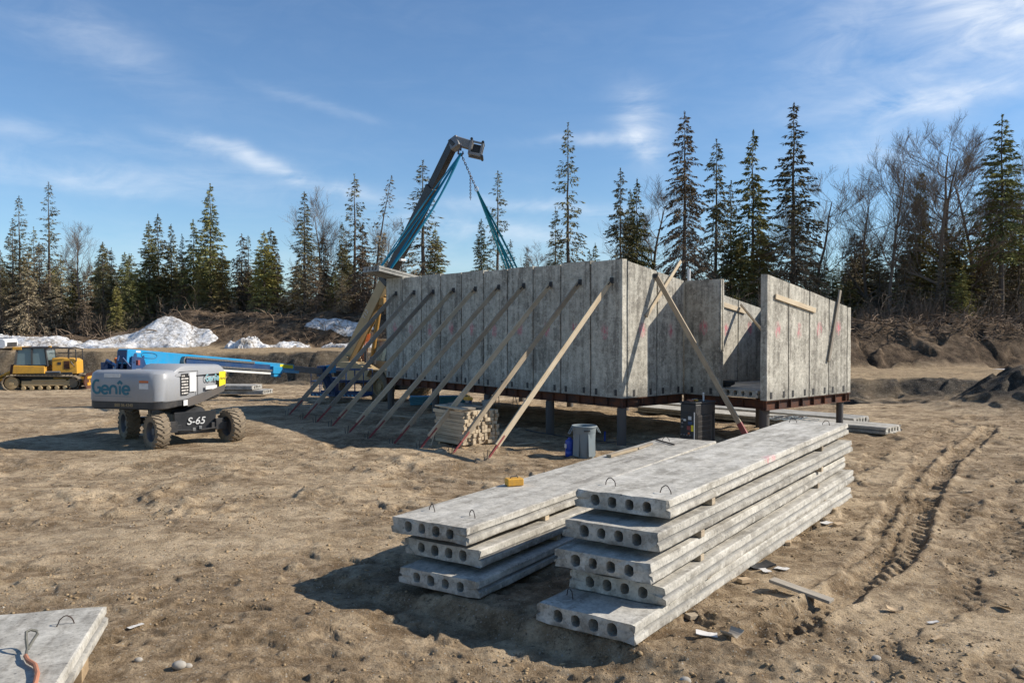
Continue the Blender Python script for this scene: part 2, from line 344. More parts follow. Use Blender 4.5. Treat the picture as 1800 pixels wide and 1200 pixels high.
# ------------------------------------------------------------------ terrain
_tab = np.random.RandomState(5).rand(256, 256)
def vnoise(x, y, seed=0):
    x = x + seed * 17.3; y = y + seed * 9.1
    xi = np.floor(x).astype(int); yi = np.floor(y).astype(int); fx = x - xi; fy = y - yi
    fx = fx * fx * (3 - 2 * fx); fy = fy * fy * (3 - 2 * fy)
    g = lambda a, b: _tab[(xi + a) & 255, (yi + b) & 255]
    return (g(0, 0) * (1 - fx) + g(1, 0) * fx) * (1 - fy) + (g(0, 1) * (1 - fx) + g(1, 1) * fx) * fy - .5
def fbm(x, y, wl, octs, gain=.5, seed=0, minwl=None):
    t = 0; a = 1.0; c, s = .8, .6
    for i in range(octs):
        k = a * vnoise(x / wl, y / wl, seed + i)
        if minwl is not None: k = k * np.clip((wl / minwl - 1.2) / 1.5, 0, 1)
        t = t + k; a *= gain; wl /= 2.03; x, y = c * x - s * y, s * x + c * y
    return t
def ss(t): t = np.clip(t, 0, 1); return t * t * (3 - 2 * t)

def terrain(x, y):
    """smooth ground height plus the masks of its zones"""
    s = ss((x + 4) / 16); wav = 1.4 * fbm(x, y * .3, 7, 3, seed=3)
    yb = 54 - 16 * s + wav; zf = -.45 + .45 * s; zt = 1.5 - .78 * s
    z = .15 * np.exp(-((x + 6) ** 2 + (y - 29) ** 2) / 50.0) + zf * ss((y - 30) / (yb - 30))
    bank = ss((y - yb) / 1.5); z = z + (zt - zf) * bank
    yr = 66 - 17 * s + .6 * wav
    zc = (2.2 + 2.2 * ss((x + 36) / 8)) * (1 - s) + 3.4 * s + .5 * fbm(x, y * .2, 5, 3, seed=8)
    bw = 5.0
    rise = ss((y - yr) / bw); z = z + (zc - zt) * rise
    drop = ss((y - yr - bw - 1) / 3.5); z = z - (zc - 2.3 + .1 * s) * drop
    mound = np.exp(-(((x - 21.2) / 2.9) ** 2 + ((y - 32.0) / 3.0) ** 2)); z = z + 2.1 * mound
    fd = (9.07 - y) * .81 - (x - .283) * .587; low = .22 * ss((fd - .02) / .3) * np.exp(-((x + .2) / 2.0) ** 2) * (y > 0)
    z = z - low; pit = s * np.exp(-(((x - 18) / 8) ** 2 + ((y - 36.0) / 1.6) ** 2)); z = z - .30 * pit
    wb = .62 * ss((y - yb + 2.2 * (1 - s) + .6) / 1.0) * (1 - ss((y - yb - 1.5) / .5)) + np.clip(mound * 1.6, 0, 1) + .9 * pit
    wbank = np.clip(wb * 1.6, 0, 1) * np.clip(.95 + 1.3 * fbm(x, y * 1.4, 3.0, 4, .6, seed=90), 0, 1); wberm = ss((y - yr - .1) / 1.2); wroad = bank * (1 - ss((y - yr) / 1.5))
    return z, wbank, wberm, wroad, drop
def Hs(x, y): return float(terrain(np.array([float(x)]), np.array([float(y)]))[0][0])
def G(u, v):
    p = P(u, v, 0)
    for _ in range(12): p = P(u, v, Hs(p.x, p.y))
    return p

TRACKS = [([(1320, 1130), (1420, 1082), (1495, 1036), (1552, 1003), (1592, 965), (1612, 918), (1632, 866), (1662, 818), (1700, 786), (1745, 752)], .44, .11), ([(1400, 1110), (1455, 1062), (1508, 1012), (1546, 960), (1574, 905), (1598, 852), (1632, 805), (1668, 775)], .40, .065),
          ([(1675, 915), (1700, 885), (1750, 858), (1800, 838), (1850, 825)], .40, .05),
          ([(1740, 1215), (1775, 1185), (1830, 1150)], .5, .06), ([(1500, 1205), (1560, 1140), (1660, 1060), (1740, 985), (1790, 925), (1835, 880)], .42, .05), ([(1420, 905), (1480, 850), (1560, 800), (1640, 768), (1720, 735)], .42, .05), ([(1395, 940), (1500, 905), (1620, 890), (1740, 905), (1840, 940)], .4, .035),
          ([(1655, 738), (1720, 752), (1800, 775)], .45, .06),
          ([(20, 905), (240, 870), (520, 872), (800, 905)], .45, .035), ([(60, 838), (330, 815), (560, 822), (760, 842)], .45, .035),
          ([(250, 1110), (420, 1080), (560, 1090), (760, 1130)], .45, .03), ([(0, 735), (150, 722), (330, 712), (500, 706)], .5, .05)]
def tracks_height(x, y):
    h = np.zeros_like(x); dark = np.zeros_like(x)
    for pts, w, dep in TRACKS:
        W = [P(u, v, 0) for u, v in pts]; S = 0.0; x = x + .10 * vnoise(x / .7, y / .7, 61) + .05 * vnoise(x / .2, y / .2, 62); y = y + .08 * vnoise(x / .6, y / .6, 63)
        best = np.full(x.shape, 9.0); along = np.zeros_like(x); side = np.zeros_like(x)
        for a, b in zip(W[:-1], W[1:]):
            dx, dy = b.x - a.x, b.y - a.y; l = math.hypot(dx, dy); t = np.clip(((x - a.x) * dx + (y - a.y) * dy) / (l * l), 0, 1)
            qx = x - a.x - t * dx; qy = y - a.y - t * dy; d = np.hypot(qx, qy); sg = np.sign(dx * qy - dy * qx)
            mm = d < best; best = np.where(mm, d, best); along = np.where(mm, S + t * l, along); side = np.where(mm, sg * d, side); S += l
        inn = ss((w / 2 - best) / .06 + .5); rim = np.exp(-((best - w / 2 - .07) / .07) ** 2)
        lug = (np.sin((along + np.abs(side) * .9) * 2 * PI / .24) > .0) * 1.0
        br = np.clip(.75 + 2.0 * fbm(x, y, 1.6, 2, seed=31), 0, 1)
        h = h + inn * (-dep * .7 + lug * dep * .45 * br) + rim * dep * .30 * (.6 + br); dark = np.maximum(dark, inn * .55 * br)
    return h, dark

def build_ground():
    r1 = 4.5 * np.exp(np.arange(0, 1010) * .003); r1 = r1[r1 < 92]
    r = np.concatenate([[.01, 1.0, 2.2, 3.4], r1, [100, 120, 150, 200, 300, 500, 1000, 2500]])
    a = np.concatenate([np.radians(np.linspace(-180, -40, 40)[:-1]), np.radians(np.linspace(-40, 40, 700)), np.radians(np.linspace(40, 180, 40)[1:])])
    R, A = np.meshgrid(r, a, indexing='ij'); x = R * np.sin(A); y = R * np.cos(A)
    z, wbank, wberm, wroad, drop = terrain(x, y)
    sp = R * .003; near = 1 - wberm * .0
    pad = (1 - wbank) * (1 - wberm)
    amp = (.095 + .05 * ss((x - 8) / 6)) * pad + .40 * wbank + .45 * wberm * (1 - drop)
    n = fbm(x, y, 2.6, 7, .58, seed=1, minwl=sp * 2)
    clod = fbm(x, y, .42, 4, .6, seed=21, minwl=sp * 2); patch = np.clip(fbm(x, y, 2.2, 3, .5, seed=14) * 3 + .25, 0, 1)
    cl = np.clip(clod - .05, 0, 1) * (.20 * pad * (.25 + patch) + .9 * wbank + .7 * wberm * (1 - drop))
    fine = fbm(x, y, .11, 2, .6, seed=40, minwl=sp * 2) * .045
    th, tdark = tracks_height(x, y)
    pp = fbm(x * .75, y * 1.25, .75, 5, .62, seed=111, minwl=sp * 1.6); mk = np.clip(fbm(x, y, 4.5, 3, .5, seed=120) * 3 + .75, 0, 1)
    pit_ = ss((-.16 - pp) / .10 + .5) * mk; hump = ss((pp - .20) / .14 + .5) * mk
    q2 = fbm(x, y, 1.5, 5, .62, seed=131, minwl=sp * 1.6); pit2 = ss((-.10 - q2) / .10 + .5)
    reliefs = (.040 * hump - .055 * pit_) * pad + (-.28 * pit2) * (wbank * .8 + wberm * (1 - drop) * 1.2)
    flat = np.ones_like(x)
    for (px, py, rr) in ((-9.4, 23.2, 3.2), (2.5, 13, 5.2), (-2, 11, 3)):
        flat = np.minimum(flat, .35 + .65 * ss((np.hypot(x - px, y - py) - rr) / 1.5))
    z = z + reliefs * (R < 70) + (n * amp + cl + np.abs(fbm(x, y, .6, 3, .7, seed=77, minwl=sp * 2)) * .6 * wberm * (1 - drop)) * flat + fine * (R < 40) + th * (R < 60)
    z = np.where(R > 95, 2.3, z)
    z = np.where((np.abs(A) > rad(100)) & (R > 95), 0.0, z)
    global GRID; GRID = (r, a, z)
    nr, na = R.shape; vs = np.stack([x, y, z], -1).reshape(-1, 3)
    i, j = np.meshgrid(np.arange(nr - 1), np.arange(na - 1), indexing='ij'); b = i * na + j
    q = np.stack([b, b + 1, b + na + 1, b + na], -1).reshape(-1, 4)
    me = bpy.data.meshes.new('ground'); me.vertices.add(len(vs)); me.vertices.foreach_set('co', vs.ravel().astype(np.float32))
    me.loops.add(q.size); me.loops.foreach_set('vertex_index', q[:, ::-1].ravel().astype(np.int32)); me.polygons.add(len(q))
    me.polygons.foreach_set('loop_start', np.arange(0, q.size, 4, dtype=np.int32)); me.polygons.foreach_set('loop_total', np.full(len(q), 4, dtype=np.int32))
    me.polygons.foreach_set('use_smooth', np.ones(len(q), dtype=bool)); me.update(calc_edges=True)
    damp_shade = np.clip(np.maximum(fbm(x, y * 1.6, 3.4, 5, .6, seed=52) * 3.2 + .14, fbm(x, y * 1.5, 1.3, 4, .6, seed=57) * 3.6 - .1), 0, 1)
    damp_shade = np.maximum(np.maximum(damp_shade * .8, tdark), np.clip(pit_ * .85, 0, 1) * pad)  # damp soil, darker ruts, and shade painted into the pits
    soil = wberm
    col = np.stack([soil, wbank, damp_shade, wroad * (1 - wberm)], -1).reshape(-1, 4).astype(np.float32)
    at = me.color_attributes.new('zone', 'FLOAT_COLOR', 'POINT'); at.data.foreach_set('color', col.ravel())
    o = bpy.data.objects.new('ground', me); COL.objects.link(o); tag(o, kind='structure')
    n = NT('construction_dirt'); za = n.attr('zone'); sp_ = n.N.new('ShaderNodeSeparateColor'); n.L.new(za.outputs['Color'], sp_.inputs[0])
    v = n.co('Object'); a1 = n.noise(v, .55, 8, .65); a2 = n.noise(v, 3.5, 7, .7); a3 = n.noise(v, 26, 6, .75); peb = n.vor(v, 34, out=1); pebd = n.vor(v, 34)
    tan = n.ramp(n.m('MULTIPLY_ADD', a2, .55, n.m('MULTIPLY', a1, .45)), [(.34, (.215, .150, .088)), (.45, (.385, .283, .172)), (.56, (.585, .445, .285))])
    c = n.mix(n.m('MULTIPLY', sp_.outputs[2], n.ramp(a2, [(.36, .95), (.62, .35)])), tan, (.145, .092, .048))
    road = n.ramp(a2, [(.3, (.27, .19, .11)), (.7, (.47, .35, .21))]); c = n.mix(za.outputs['Alpha'], c, road)
    bk = n.ramp(a2, [(.40, (.026, .023, .019)), (.54, (.058, .050, .040)), (.68, (.145, .122, .095))]); c = n.mix(sp_.outputs[1], c, bk)
    bm_ = n.ramp(n.m('MULTIPLY_ADD', n.noise(v, 1.7, 7, .75), .6, n.m('MULTIPLY', a1, .4)), [(.42, (.024, .016, .011)), (.50, (.090, .060, .037)), (.58, (.175, .125, .082))]); c = n.mix(sp_.outputs[0], c, bm_)
    sep = n.N.new('ShaderNodeSeparateColor'); n.L.new(peb, sep.inputs[0])
    pm = n.m('MULTIPLY', n.ramp(sep.outputs[0], [(.90, 0.0), (.93, 1.0)]), n.ramp(pebd, [(.25, .8), (.42, 0.0)])); pm = n.m('MULTIPLY', pm, n.m('SUBTRACT', 1.0, sp_.outputs[0]))
    c = n.mix(pm, c, (.46, .42, .35)); c = n.mix(n.ramp(a3, [(.30, .5), (.50, 0.0)]), c, (.09, .068, .045))
    h = n.m('MULTIPLY_ADD', a3, .5, n.m('MULTIPLY', a2, 1.2)); pit = n.noise(v, 11, 6, .8, .3); c = n.mix(n.ramp(n.noise(v, 2.4, 9, .82), [(.40, .62), (.455, 0.0)]), c, (.15, .105, .065)); c = n.mix(n.ramp(pit, [(.38, .8), (.43, 0.0)]), c, (.10, .072, .045)); c = n.mix(n.ramp(n.noise(v, 55, 3, .7), [(.58, 0.0), (.68, .45)]), c, (.58, .50, .38)); h = n.m('MULTIPLY_ADD', pit, 1.2, h); nb = n.bump(h, .9, .06); nb = n.bump(n.m('SUBTRACT', 1.0, pebd), .35, .012, nb)  # dark cracks and pits: shade of small hollows put into the colour
    me.materials.append(n.done(c, .95, 0, nb, .12))
build_ground()

def icos():
    bm = bmesh.new(); bmesh.ops.create_icosphere(bm, subdivisions=1, radius=1); v = np.array([q.co[:] for q in bm.verts]); f = [[q.index for q in p.verts] for p in bm.faces]; bm.free(); return v, np.array(f)
def np_mesh(name, vs, fs, mt, kind=None):
    k = fs.shape[1]; me = bpy.data.meshes.new(name); me.vertices.add(len(vs)); me.vertices.foreach_set('co', vs.astype(np.float32).ravel())
    me.loops.add(fs.size); me.loops.foreach_set('vertex_index', fs.ravel().astype(np.int32)); me.polygons.add(len(fs))
    me.polygons.foreach_set('loop_start', np.arange(0, fs.size, k, dtype=np.int32)); me.polygons.foreach_set('loop_total', np.full(len(fs), k, dtype=np.int32)); me.update(calc_edges=True)
    me.materials.append(mt); o = bpy.data.objects.new(name, me); COL.objects.link(o)
    if kind: tag(o, kind=kind)
    return o
def ground_z(x, y):
    r, a, Z = GRID; x = np.asarray(x, float); y = np.asarray(y, float); R = np.hypot(x, y); A = np.arctan2(x, y)
    i = np.clip(np.searchsorted(r, R) - 1, 0, len(r) - 2); j = np.clip(np.searchsorted(a, A) - 1, 0, len(a) - 2); s = np.clip((R - r[i]) / (r[i + 1] - r[i]), 0, 1); t = np.clip((A - a[j]) / (a[j + 1] - a[j]), 0, 1)
    return (Z[i, j] * (1 - s) + Z[i + 1, j] * s) * (1 - t) + (Z[i, j + 1] * (1 - s) + Z[i + 1, j + 1] * s) * t
def scatter_stones(name, label, cnt, rmin, rmax, smin, smax, mt, seed):
    R = np.random.RandomState(seed); v0, f0 = icos(); rr = np.exp(R.uniform(math.log(rmin), math.log(rmax), cnt)); aa = R.uniform(-.64, .64, cnt)
    x = rr * np.sin(aa); y = rr * np.cos(aa); dens = fbm(x, y, 2.2, 3, .5, seed=14); keep = dens > R.uniform(-.35, .25, cnt); x, y = x[keep], y[keep]; k = len(x)
    z = ground_z(x, y); s = smin + (smax - smin) * R.rand(k) ** 3.5
    V = v0[None] * (1 + .7 * (R.rand(k, len(v0), 1) - .5)) * (s[:, None, None] * np.stack([R.uniform(.7, 1.3, k), R.uniform(.7, 1.3, k), R.uniform(.45, .8, k)], -1)[:, None, :])
    V = V + np.stack([x, y, z + s * .15], -1)[:, None, :]; Fc = f0[None] + (np.arange(k) * len(v0))[:, None, None]
    o = np_mesh(name, V.reshape(-1, 3), Fc.reshape(-1, 3), mt); tag(o, label, 'gravel', kind='stuff')
def clod_mat():
    n = NT('dirt_clods'); v = n.co('Object'); a = n.noise(v, 5, 5, .7)
    return n.done(n.ramp(a, [(.35, (.19, .132, .075)), (.6, (.38, .275, .16))]), .95, 0, n.bump(n.noise(v, 40, 4, .7), .5, .01), .1)
def peb_mat():
    n = NT('pebbles'); v = n.co('Object'); a = n.noise(v, 3.1, 2, .5)
    return n.done(n.ramp(a, [(.35, (.20, .16, .115)), (.5, (.30, .25, .19)), (.68, (.47, .43, .36))]), .9, 0, None, .15)
scatter_stones('gravel', 'scattered grey and tan pebbles on the dirt yard', 6000, 5.5, 26, .005, .017, peb_mat(), 1)
scatter_stones('dirt_clods', 'loose crumbly dirt clods on the yard', 30000, 5.5, 32, .006, .030, clod_mat(), 2)

# ------------------------------------------------------------------ roots, brush
def ribbons(name, label, cat, paths, mt):
    """many thin three-sided stems in one mesh: paths = list of (points, r0, r1)"""
    vs = []; fs = []
    for pts, r0, r1 in paths:
        k = len(pts); b = len(vs)
        for i, p in enumerate(pts):
            d = np.array(pts[min(i + 1, k - 1)]) - np.array(pts[max(i - 1, 0)]); d = d / (np.linalg.norm(d) + 1e-9)
            a = np.cross(d, (.3, .9, .2)); a /= np.linalg.norm(a) + 1e-9; c = np.cross(a, d); r = r0 + (r1 - r0) * i / (k - 1)
            for t in (0, 2.094, 4.189): vs.append(np.array(p) + r * (math.cos(t) * a + math.sin(t) * c))
        for i in range(k - 1):
            for j in range(3): fs.append((b + i * 3 + j, b + i * 3 + (j + 1) % 3, b + i * 3 + 3 + (j + 1) % 3, b + i * 3 + 3 + j))
    o = np_mesh(name, np.array(vs), np.array(fs), mt); return tag(o, label, cat, kind='stuff')
R_ = random.Random(3)
def berm_pt(t_lo, t_hi, u_lo, u_hi):
    """a point on the berm: t = distance past its foot"""
    while True:
        u = R_.uniform(u_lo, u_hi); y = R_.uniform(46, 80); x = (u - 900) / F * y
        s = float(ss((x + 4) / 16)); yr = 66 - 17 * s
        if t_lo < y - yr < t_hi: return x, y
paths = []
for i in range(2100):
    right = R_.random() < .55
    x, y = berm_pt(3.0 if right else 1.5, 8, 1440, 1900) if right else berm_pt(1.0, 7, -60, 1000)
    z = float(ground_z(np.array([x]), np.array([y]))[0]); l = R_.uniform(.3, 1.5) * (1.3 if R_.random() < .1 else 1); a = R_.uniform(0, 2 * PI); e = R_.uniform(-.1, .9) ** 1.0
    d = Vector((math.cos(a) * math.cos(e), math.sin(a) * math.cos(e), math.sin(e))); p = Vector((x, y, z + R_.uniform(-.05, .35 if right else .15))); pts = [tuple(p)]
    for k in range(4):
        d = (d + Vector((R_.uniform(-.5, .5), R_.uniform(-.5, .5), R_.uniform(-.55, .3)))).normalized(); p = p + d * l / 4; pts.append(tuple(p))
    r = R_.uniform(.012, .05) * (1.6 if R_.random() < .08 else 1); paths.append((pts, r, r * .35))
ribbons('root_debris', 'tangled uprooted roots and broken branches along the dirt berms', 'root debris', paths, M['root'])
paths = []
def shrub(x, y, z, h, n):
    for k in range(n):
        a = R_.uniform(0, 2 * PI); sp = R_.uniform(.08, .45); p = Vector((x + R_.uniform(-.3, .3), y + R_.uniform(-.3, .3), z - .1)); pts = [tuple(p)]; d = Vector((math.cos(a) * sp, math.sin(a) * sp, 1)).normalized(); L = h * R_.uniform(.5, 1.1)
        for q in range(4):
            d = (d + Vector((R_.uniform(-.3, .3), R_.uniform(-.3, .3), R_.uniform(-.12, .15)))).normalized(); p = p + d * L / 4; pts.append(tuple(p))
            if q > 0 and R_.random() < .8:
                e = (d + Vector((R_.uniform(-1, 1), R_.uniform(-1, 1), R_.uniform(-.4, .4)))).normalized(); l2 = L * R_.uniform(.15, .35); paths.append(([pts[-1], tuple(p + e * l2 * .5), tuple(p + e * l2 + Vector((0, 0, -.1 * l2)))], .014, .006))
        paths.append((pts, R_.uniform(.015, .03), .007))
for i in range(1700):
    x, y = berm_pt(6.5, 17, -80, 1900); u = 900 + x / y * F
    h = R_.uniform(1.0, 3.2); shrub(x, y, Hs(x, y), h, 7)
ribbons('brush', 'leafless grey brown brush between the tree trunks', 'brush', paths, M['brush'])

# ------------------------------------------------------------------ trees
def spruce(kind, seed, H, Rm, z0f, dens, droop, mt, thin=1.0, taper=.85, lean=0.0, gap=0.0):
    r = random.Random(seed); tr = MB(); pts = []; rs = []
    for i in range(13):
        t = i / 12; pts.append((lean * t * t * H + r.uniform(-.04, .04), r.uniform(-.04, .04), H * t - (.5 if i == 0 else 0))); rs.append(max(.012, H * .0115 * (1 - t) ** .9))
    tr.tube(pts, rs, 7)
    def cx(z): t = z / H; return lean * t * t * H
    V = []; Fq = []; tw = []
    def clump(p, d, l, w):
        sdv = d.cross(Vector((r.uniform(-1, 1), r.uniform(-1, 1), r.uniform(-1, 1))))
        if sdv.length < 1e-3: return
        sdv.normalize(); b = len(V); m = p + d * l * .45; V.extend([tuple(p), tuple(m + sdv * w), tuple(p + d * l), tuple(m - sdv * w)]); Fq.append((b, b + 1, b + 2, b + 3))
    z0 = H * z0f; z = z0; sect = r.uniform(0, 6)
    while z < H * .985:
        t = (z - z0) / (H - z0); prof = (1 - t) ** taper * (.72 + .28 * min(1, t / .18)); nb = r.choice((4, 5, 6)) if t < .8 else r.choice((3, 4))
        for k in range(nb):
            ph = r.uniform(0, 2 * PI)
            if gap and math.sin(ph * 2 + sect + z * 1.3) > 1 - gap * 1.5 and t < .85: continue
            L = max(.14, Rm * prof * r.uniform(.5, 1.22) * (1.18 if r.random() < .1 else 1)); ho = Vector((math.cos(ph), math.sin(ph), 0)); rise = (.55 * t ** 1.5 + .05) - droop * .15; dr = droop * (1 - t * .6)
            def pos(s): return Vector((cx(z), 0, z)) + ho * (L * s) + Vector((0, 0, L * (rise * s - dr * s * s + .22 * dr * s ** 4)))
            seg = [pos(q) for q in (0, .35, .7, 1.0)]; tw.append((seg, max(.008, L * .011), .004))
            n = int(max(6, L / .070 * dens)); side = Vector((-ho.y, ho.x, 0))
            for q in range(n):
                s = r.random() ** .75; s = .10 + .9 * s
                if dens < 1.2 and r.random() < .25: continue
                lat = r.uniform(-1, 1) * .26 * L * (1.05 - s) * thin; p = pos(s) + side * lat + ho * (-abs(lat) * .35) + Vector((0, 0, -abs(lat) * .22 - r.uniform(0, .10)))
                d = (ho * r.uniform(.2, 1) + side * (math.copysign(r.uniform(.0, .9), lat)) + Vector((0, 0, r.uniform(-.75, .18) - droop * .3))).normalized()
                clump(p, d, r.uniform(.16, .36), r.uniform(.024, .058))
        z += r.uniform(.13, .26) * (1 if dens > 1 else 1.25) * (H / 14) ** .5
    for q in range(int(24 * dens)): p = Vector((cx(H), 0, H - r.random() * .7)); clump(p, Vector((r.uniform(-.6, .6), r.uniform(-.6, .6), .8)).normalized(), .16, .025)
    b0 = len(V); nF = len(Fq)
    for seg, ra, rb in tw:
        b = len(V)
        for i, p in enumerate(seg):
            q = ra + (rb - ra) * i / 3
            V.extend([(p.x, p.y, p.z + q), (p.x + q * .8, p.y - q * .5, p.z - q * .5), (p.x - q * .8, p.y + q * .5, p.z - q * .5)])
        for i in range(3):
            for j in range(3): Fq.append((b + i * 3 + j, b + i * 3 + (j + 1) % 3, b + i * 3 + 3 + (j + 1) % 3, b + i * 3 + 3 + j))
    me = bpy.data.meshes.new('crown'); me.from_pydata(V, [], Fq); me.materials.append(mt); me.materials.append(M['bark'])
    me.polygons.foreach_set('material_index', [0] * nF + [1] * (len(Fq) - nF)); me.update()
    root = empty('spruce_tree'); t = tr.build('trunk', M['bark'], root, smooth=True); c = bpy.data.objects.new('crown', me); COL.objects.link(c); c.parent = root
    return root, H
def bare(seed, H, spread, thick=.014, first=.25, dens=1.0):
    r = random.Random(seed); tr = MB(); cr = MB()
    pts = []; rs = []; p = Vector((0, 0, -.4)); d = Vector((0, 0, 1))
    for i in range(10):
        pts.append(p.copy()); rs.append(H * thick * (1 - i / 10.5) ** .8); d = (d + Vector((r.uniform(-.13, .13), r.uniform(-.13, .13), .12))).normalized(); p = p + d * H / 9.5
    tr.tube(pts, rs, 6)
    def grow(p, d, L, rad_, lev):
        k = 4; q = p.copy(); pp = [q.copy()]; rr = [rad_]
        for i in range(k):
            d = (d + Vector((r.uniform(-.22, .22), r.uniform(-.22, .22), r.uniform(-.10, .18)))).normalized(); q = q + d * L / k; pp.append(q.copy()); rr.append(max(.0055, rad_ * (1 - .7 * (i + 1) / k)))
            if lev < 4 and i >= (0 if lev > 1 else 1):
                for _ in range(2 if r.random() < .55 * dens else 1):
                    e = (d + Vector((r.uniform(-1, 1), r.uniform(-1, 1), r.uniform(-.3, .7))) * .9).normalized(); grow(q, e, L * r.uniform(.45, .74), max(.0065, rad_ * .42), lev + 1)
        cr.tube(pp, rr, 3, cap=False)
    for i in range(2, 10):
        if i / 9 < first: continue
        for _ in range(3 if i < 9 else 2):
            a = r.uniform(0, 2 * PI); grow(pts[i], Vector((math.cos(a) * spread, math.sin(a) * spread, r.uniform(.25, 1.0))).normalized(), H * .27 * r.uniform(.7, 1.2) * (1.15 - i / 14), rs[i] * .55, 1)
    root = empty('bare_tree'); tr.build('trunk', M['bark_l'], root, smooth=True); cr.build('crown', M['bark_l'], root); return root, H
PR = {
 'dense': [spruce('d', 41, 13, 2.8, .02, 2.2, .7, M['nd_green'], taper=.95, gap=.1), spruce('d', 1, 14, 2.5, .04, 2.2, .45, M['nd_green']), spruce('d', 2, 14, 2.2, .03, 2.3, .55, M['nd_green'], taper=.75)],
 'dark': [spruce('k', 43, 16, 2.5, .04, 1.9, .8, M['nd_dark'], taper=.7, gap=.2), spruce('k', 3, 17, 2.3, .06, 1.8, .6, M['nd_dark'], taper=.8, gap=.12), spruce('k', 4, 17, 2.9, .05, 1.7, .35, M['nd_dark'], taper=.9, gap=.2)],
 'sparse': [spruce('s', 5, 16, 1.9, .08, 1.2, .5, M['nd_dark'], .8, .7, gap=.3), spruce('s', 6, 16, 1.6, .15, 1.15, .3, M['nd_dark'], .8, .6, gap=.4)],
 'lean': [spruce('l', 7, 16, 1.4, .15, .9, .4, M['nd_brown'], .8, .55, lean=.10, gap=.3)],
 'droop': [spruce('r', 8, 20, 2.7, .03, 2.1, 1.0, M['nd_brown'], .9, .62, gap=.1)],
 'olive': [spruce('o', 9, 12, 2.4, .03, 2.3, .4, M['nd_olive'], taper=.8), spruce('o', 10, 12, 2.0, .03, 2.2, .6, M['nd_olive'], taper=.7)],
 'brown': [spruce('b', 44, 11, 2.5, .02, 1.7, .9, M['nd_brown'], taper=.9, gap=.1), spruce('b', 11, 12, 2.1, .05, 1.5, .7, M['nd_brown'], taper=.7, gap=.2), spruce('b', 12, 12, 1.7, .05, 1.3, .6, M['nd_brown'], taper=.6, gap=.25)],
 'topped': [spruce('t', 13, 18, 2.3, .38, 2.4, .5, M['nd_green'], taper=.8), ],
 'bare': [bare(21, 13, .75), bare(22, 13, 1.0), bare(23, 13, .55, first=.35)],
 'bigbare': [bare(31, 17, 1.25, .017, .3, 1.2)],
}
USED = set()
def place_tree(kind, u, v, y, label, group=None, w=1.0, var=None, cat=None):
    var = rnd.randrange(len(PR[kind])) if var is None else var % len(PR[kind]); src, H = PR[kind][var]; x = (u - 900) / F * y; z = Hs(x, y); top = CAM_Z + (573 - v) / F * y
    if src.name in USED:
        o = src.copy(); COL.objects.link(o)
        for c in src.children: k = c.copy(); COL.objects.link(k); k.parent = o
    else: o = src; USED.add(src.name)
    sc = (top - z) / H; o.location = (x, y, z - .1); w *= 1.0 if 'bare' in kind else 1.14; o.scale = (sc * w, sc * w, sc); o.rotation_euler = (0, 0, 0 if kind == 'lean' else rnd.uniform(0, 6.28))
    tag(o, label, cat or 'tree', group or 'trees along the edge of the clearing'); return o
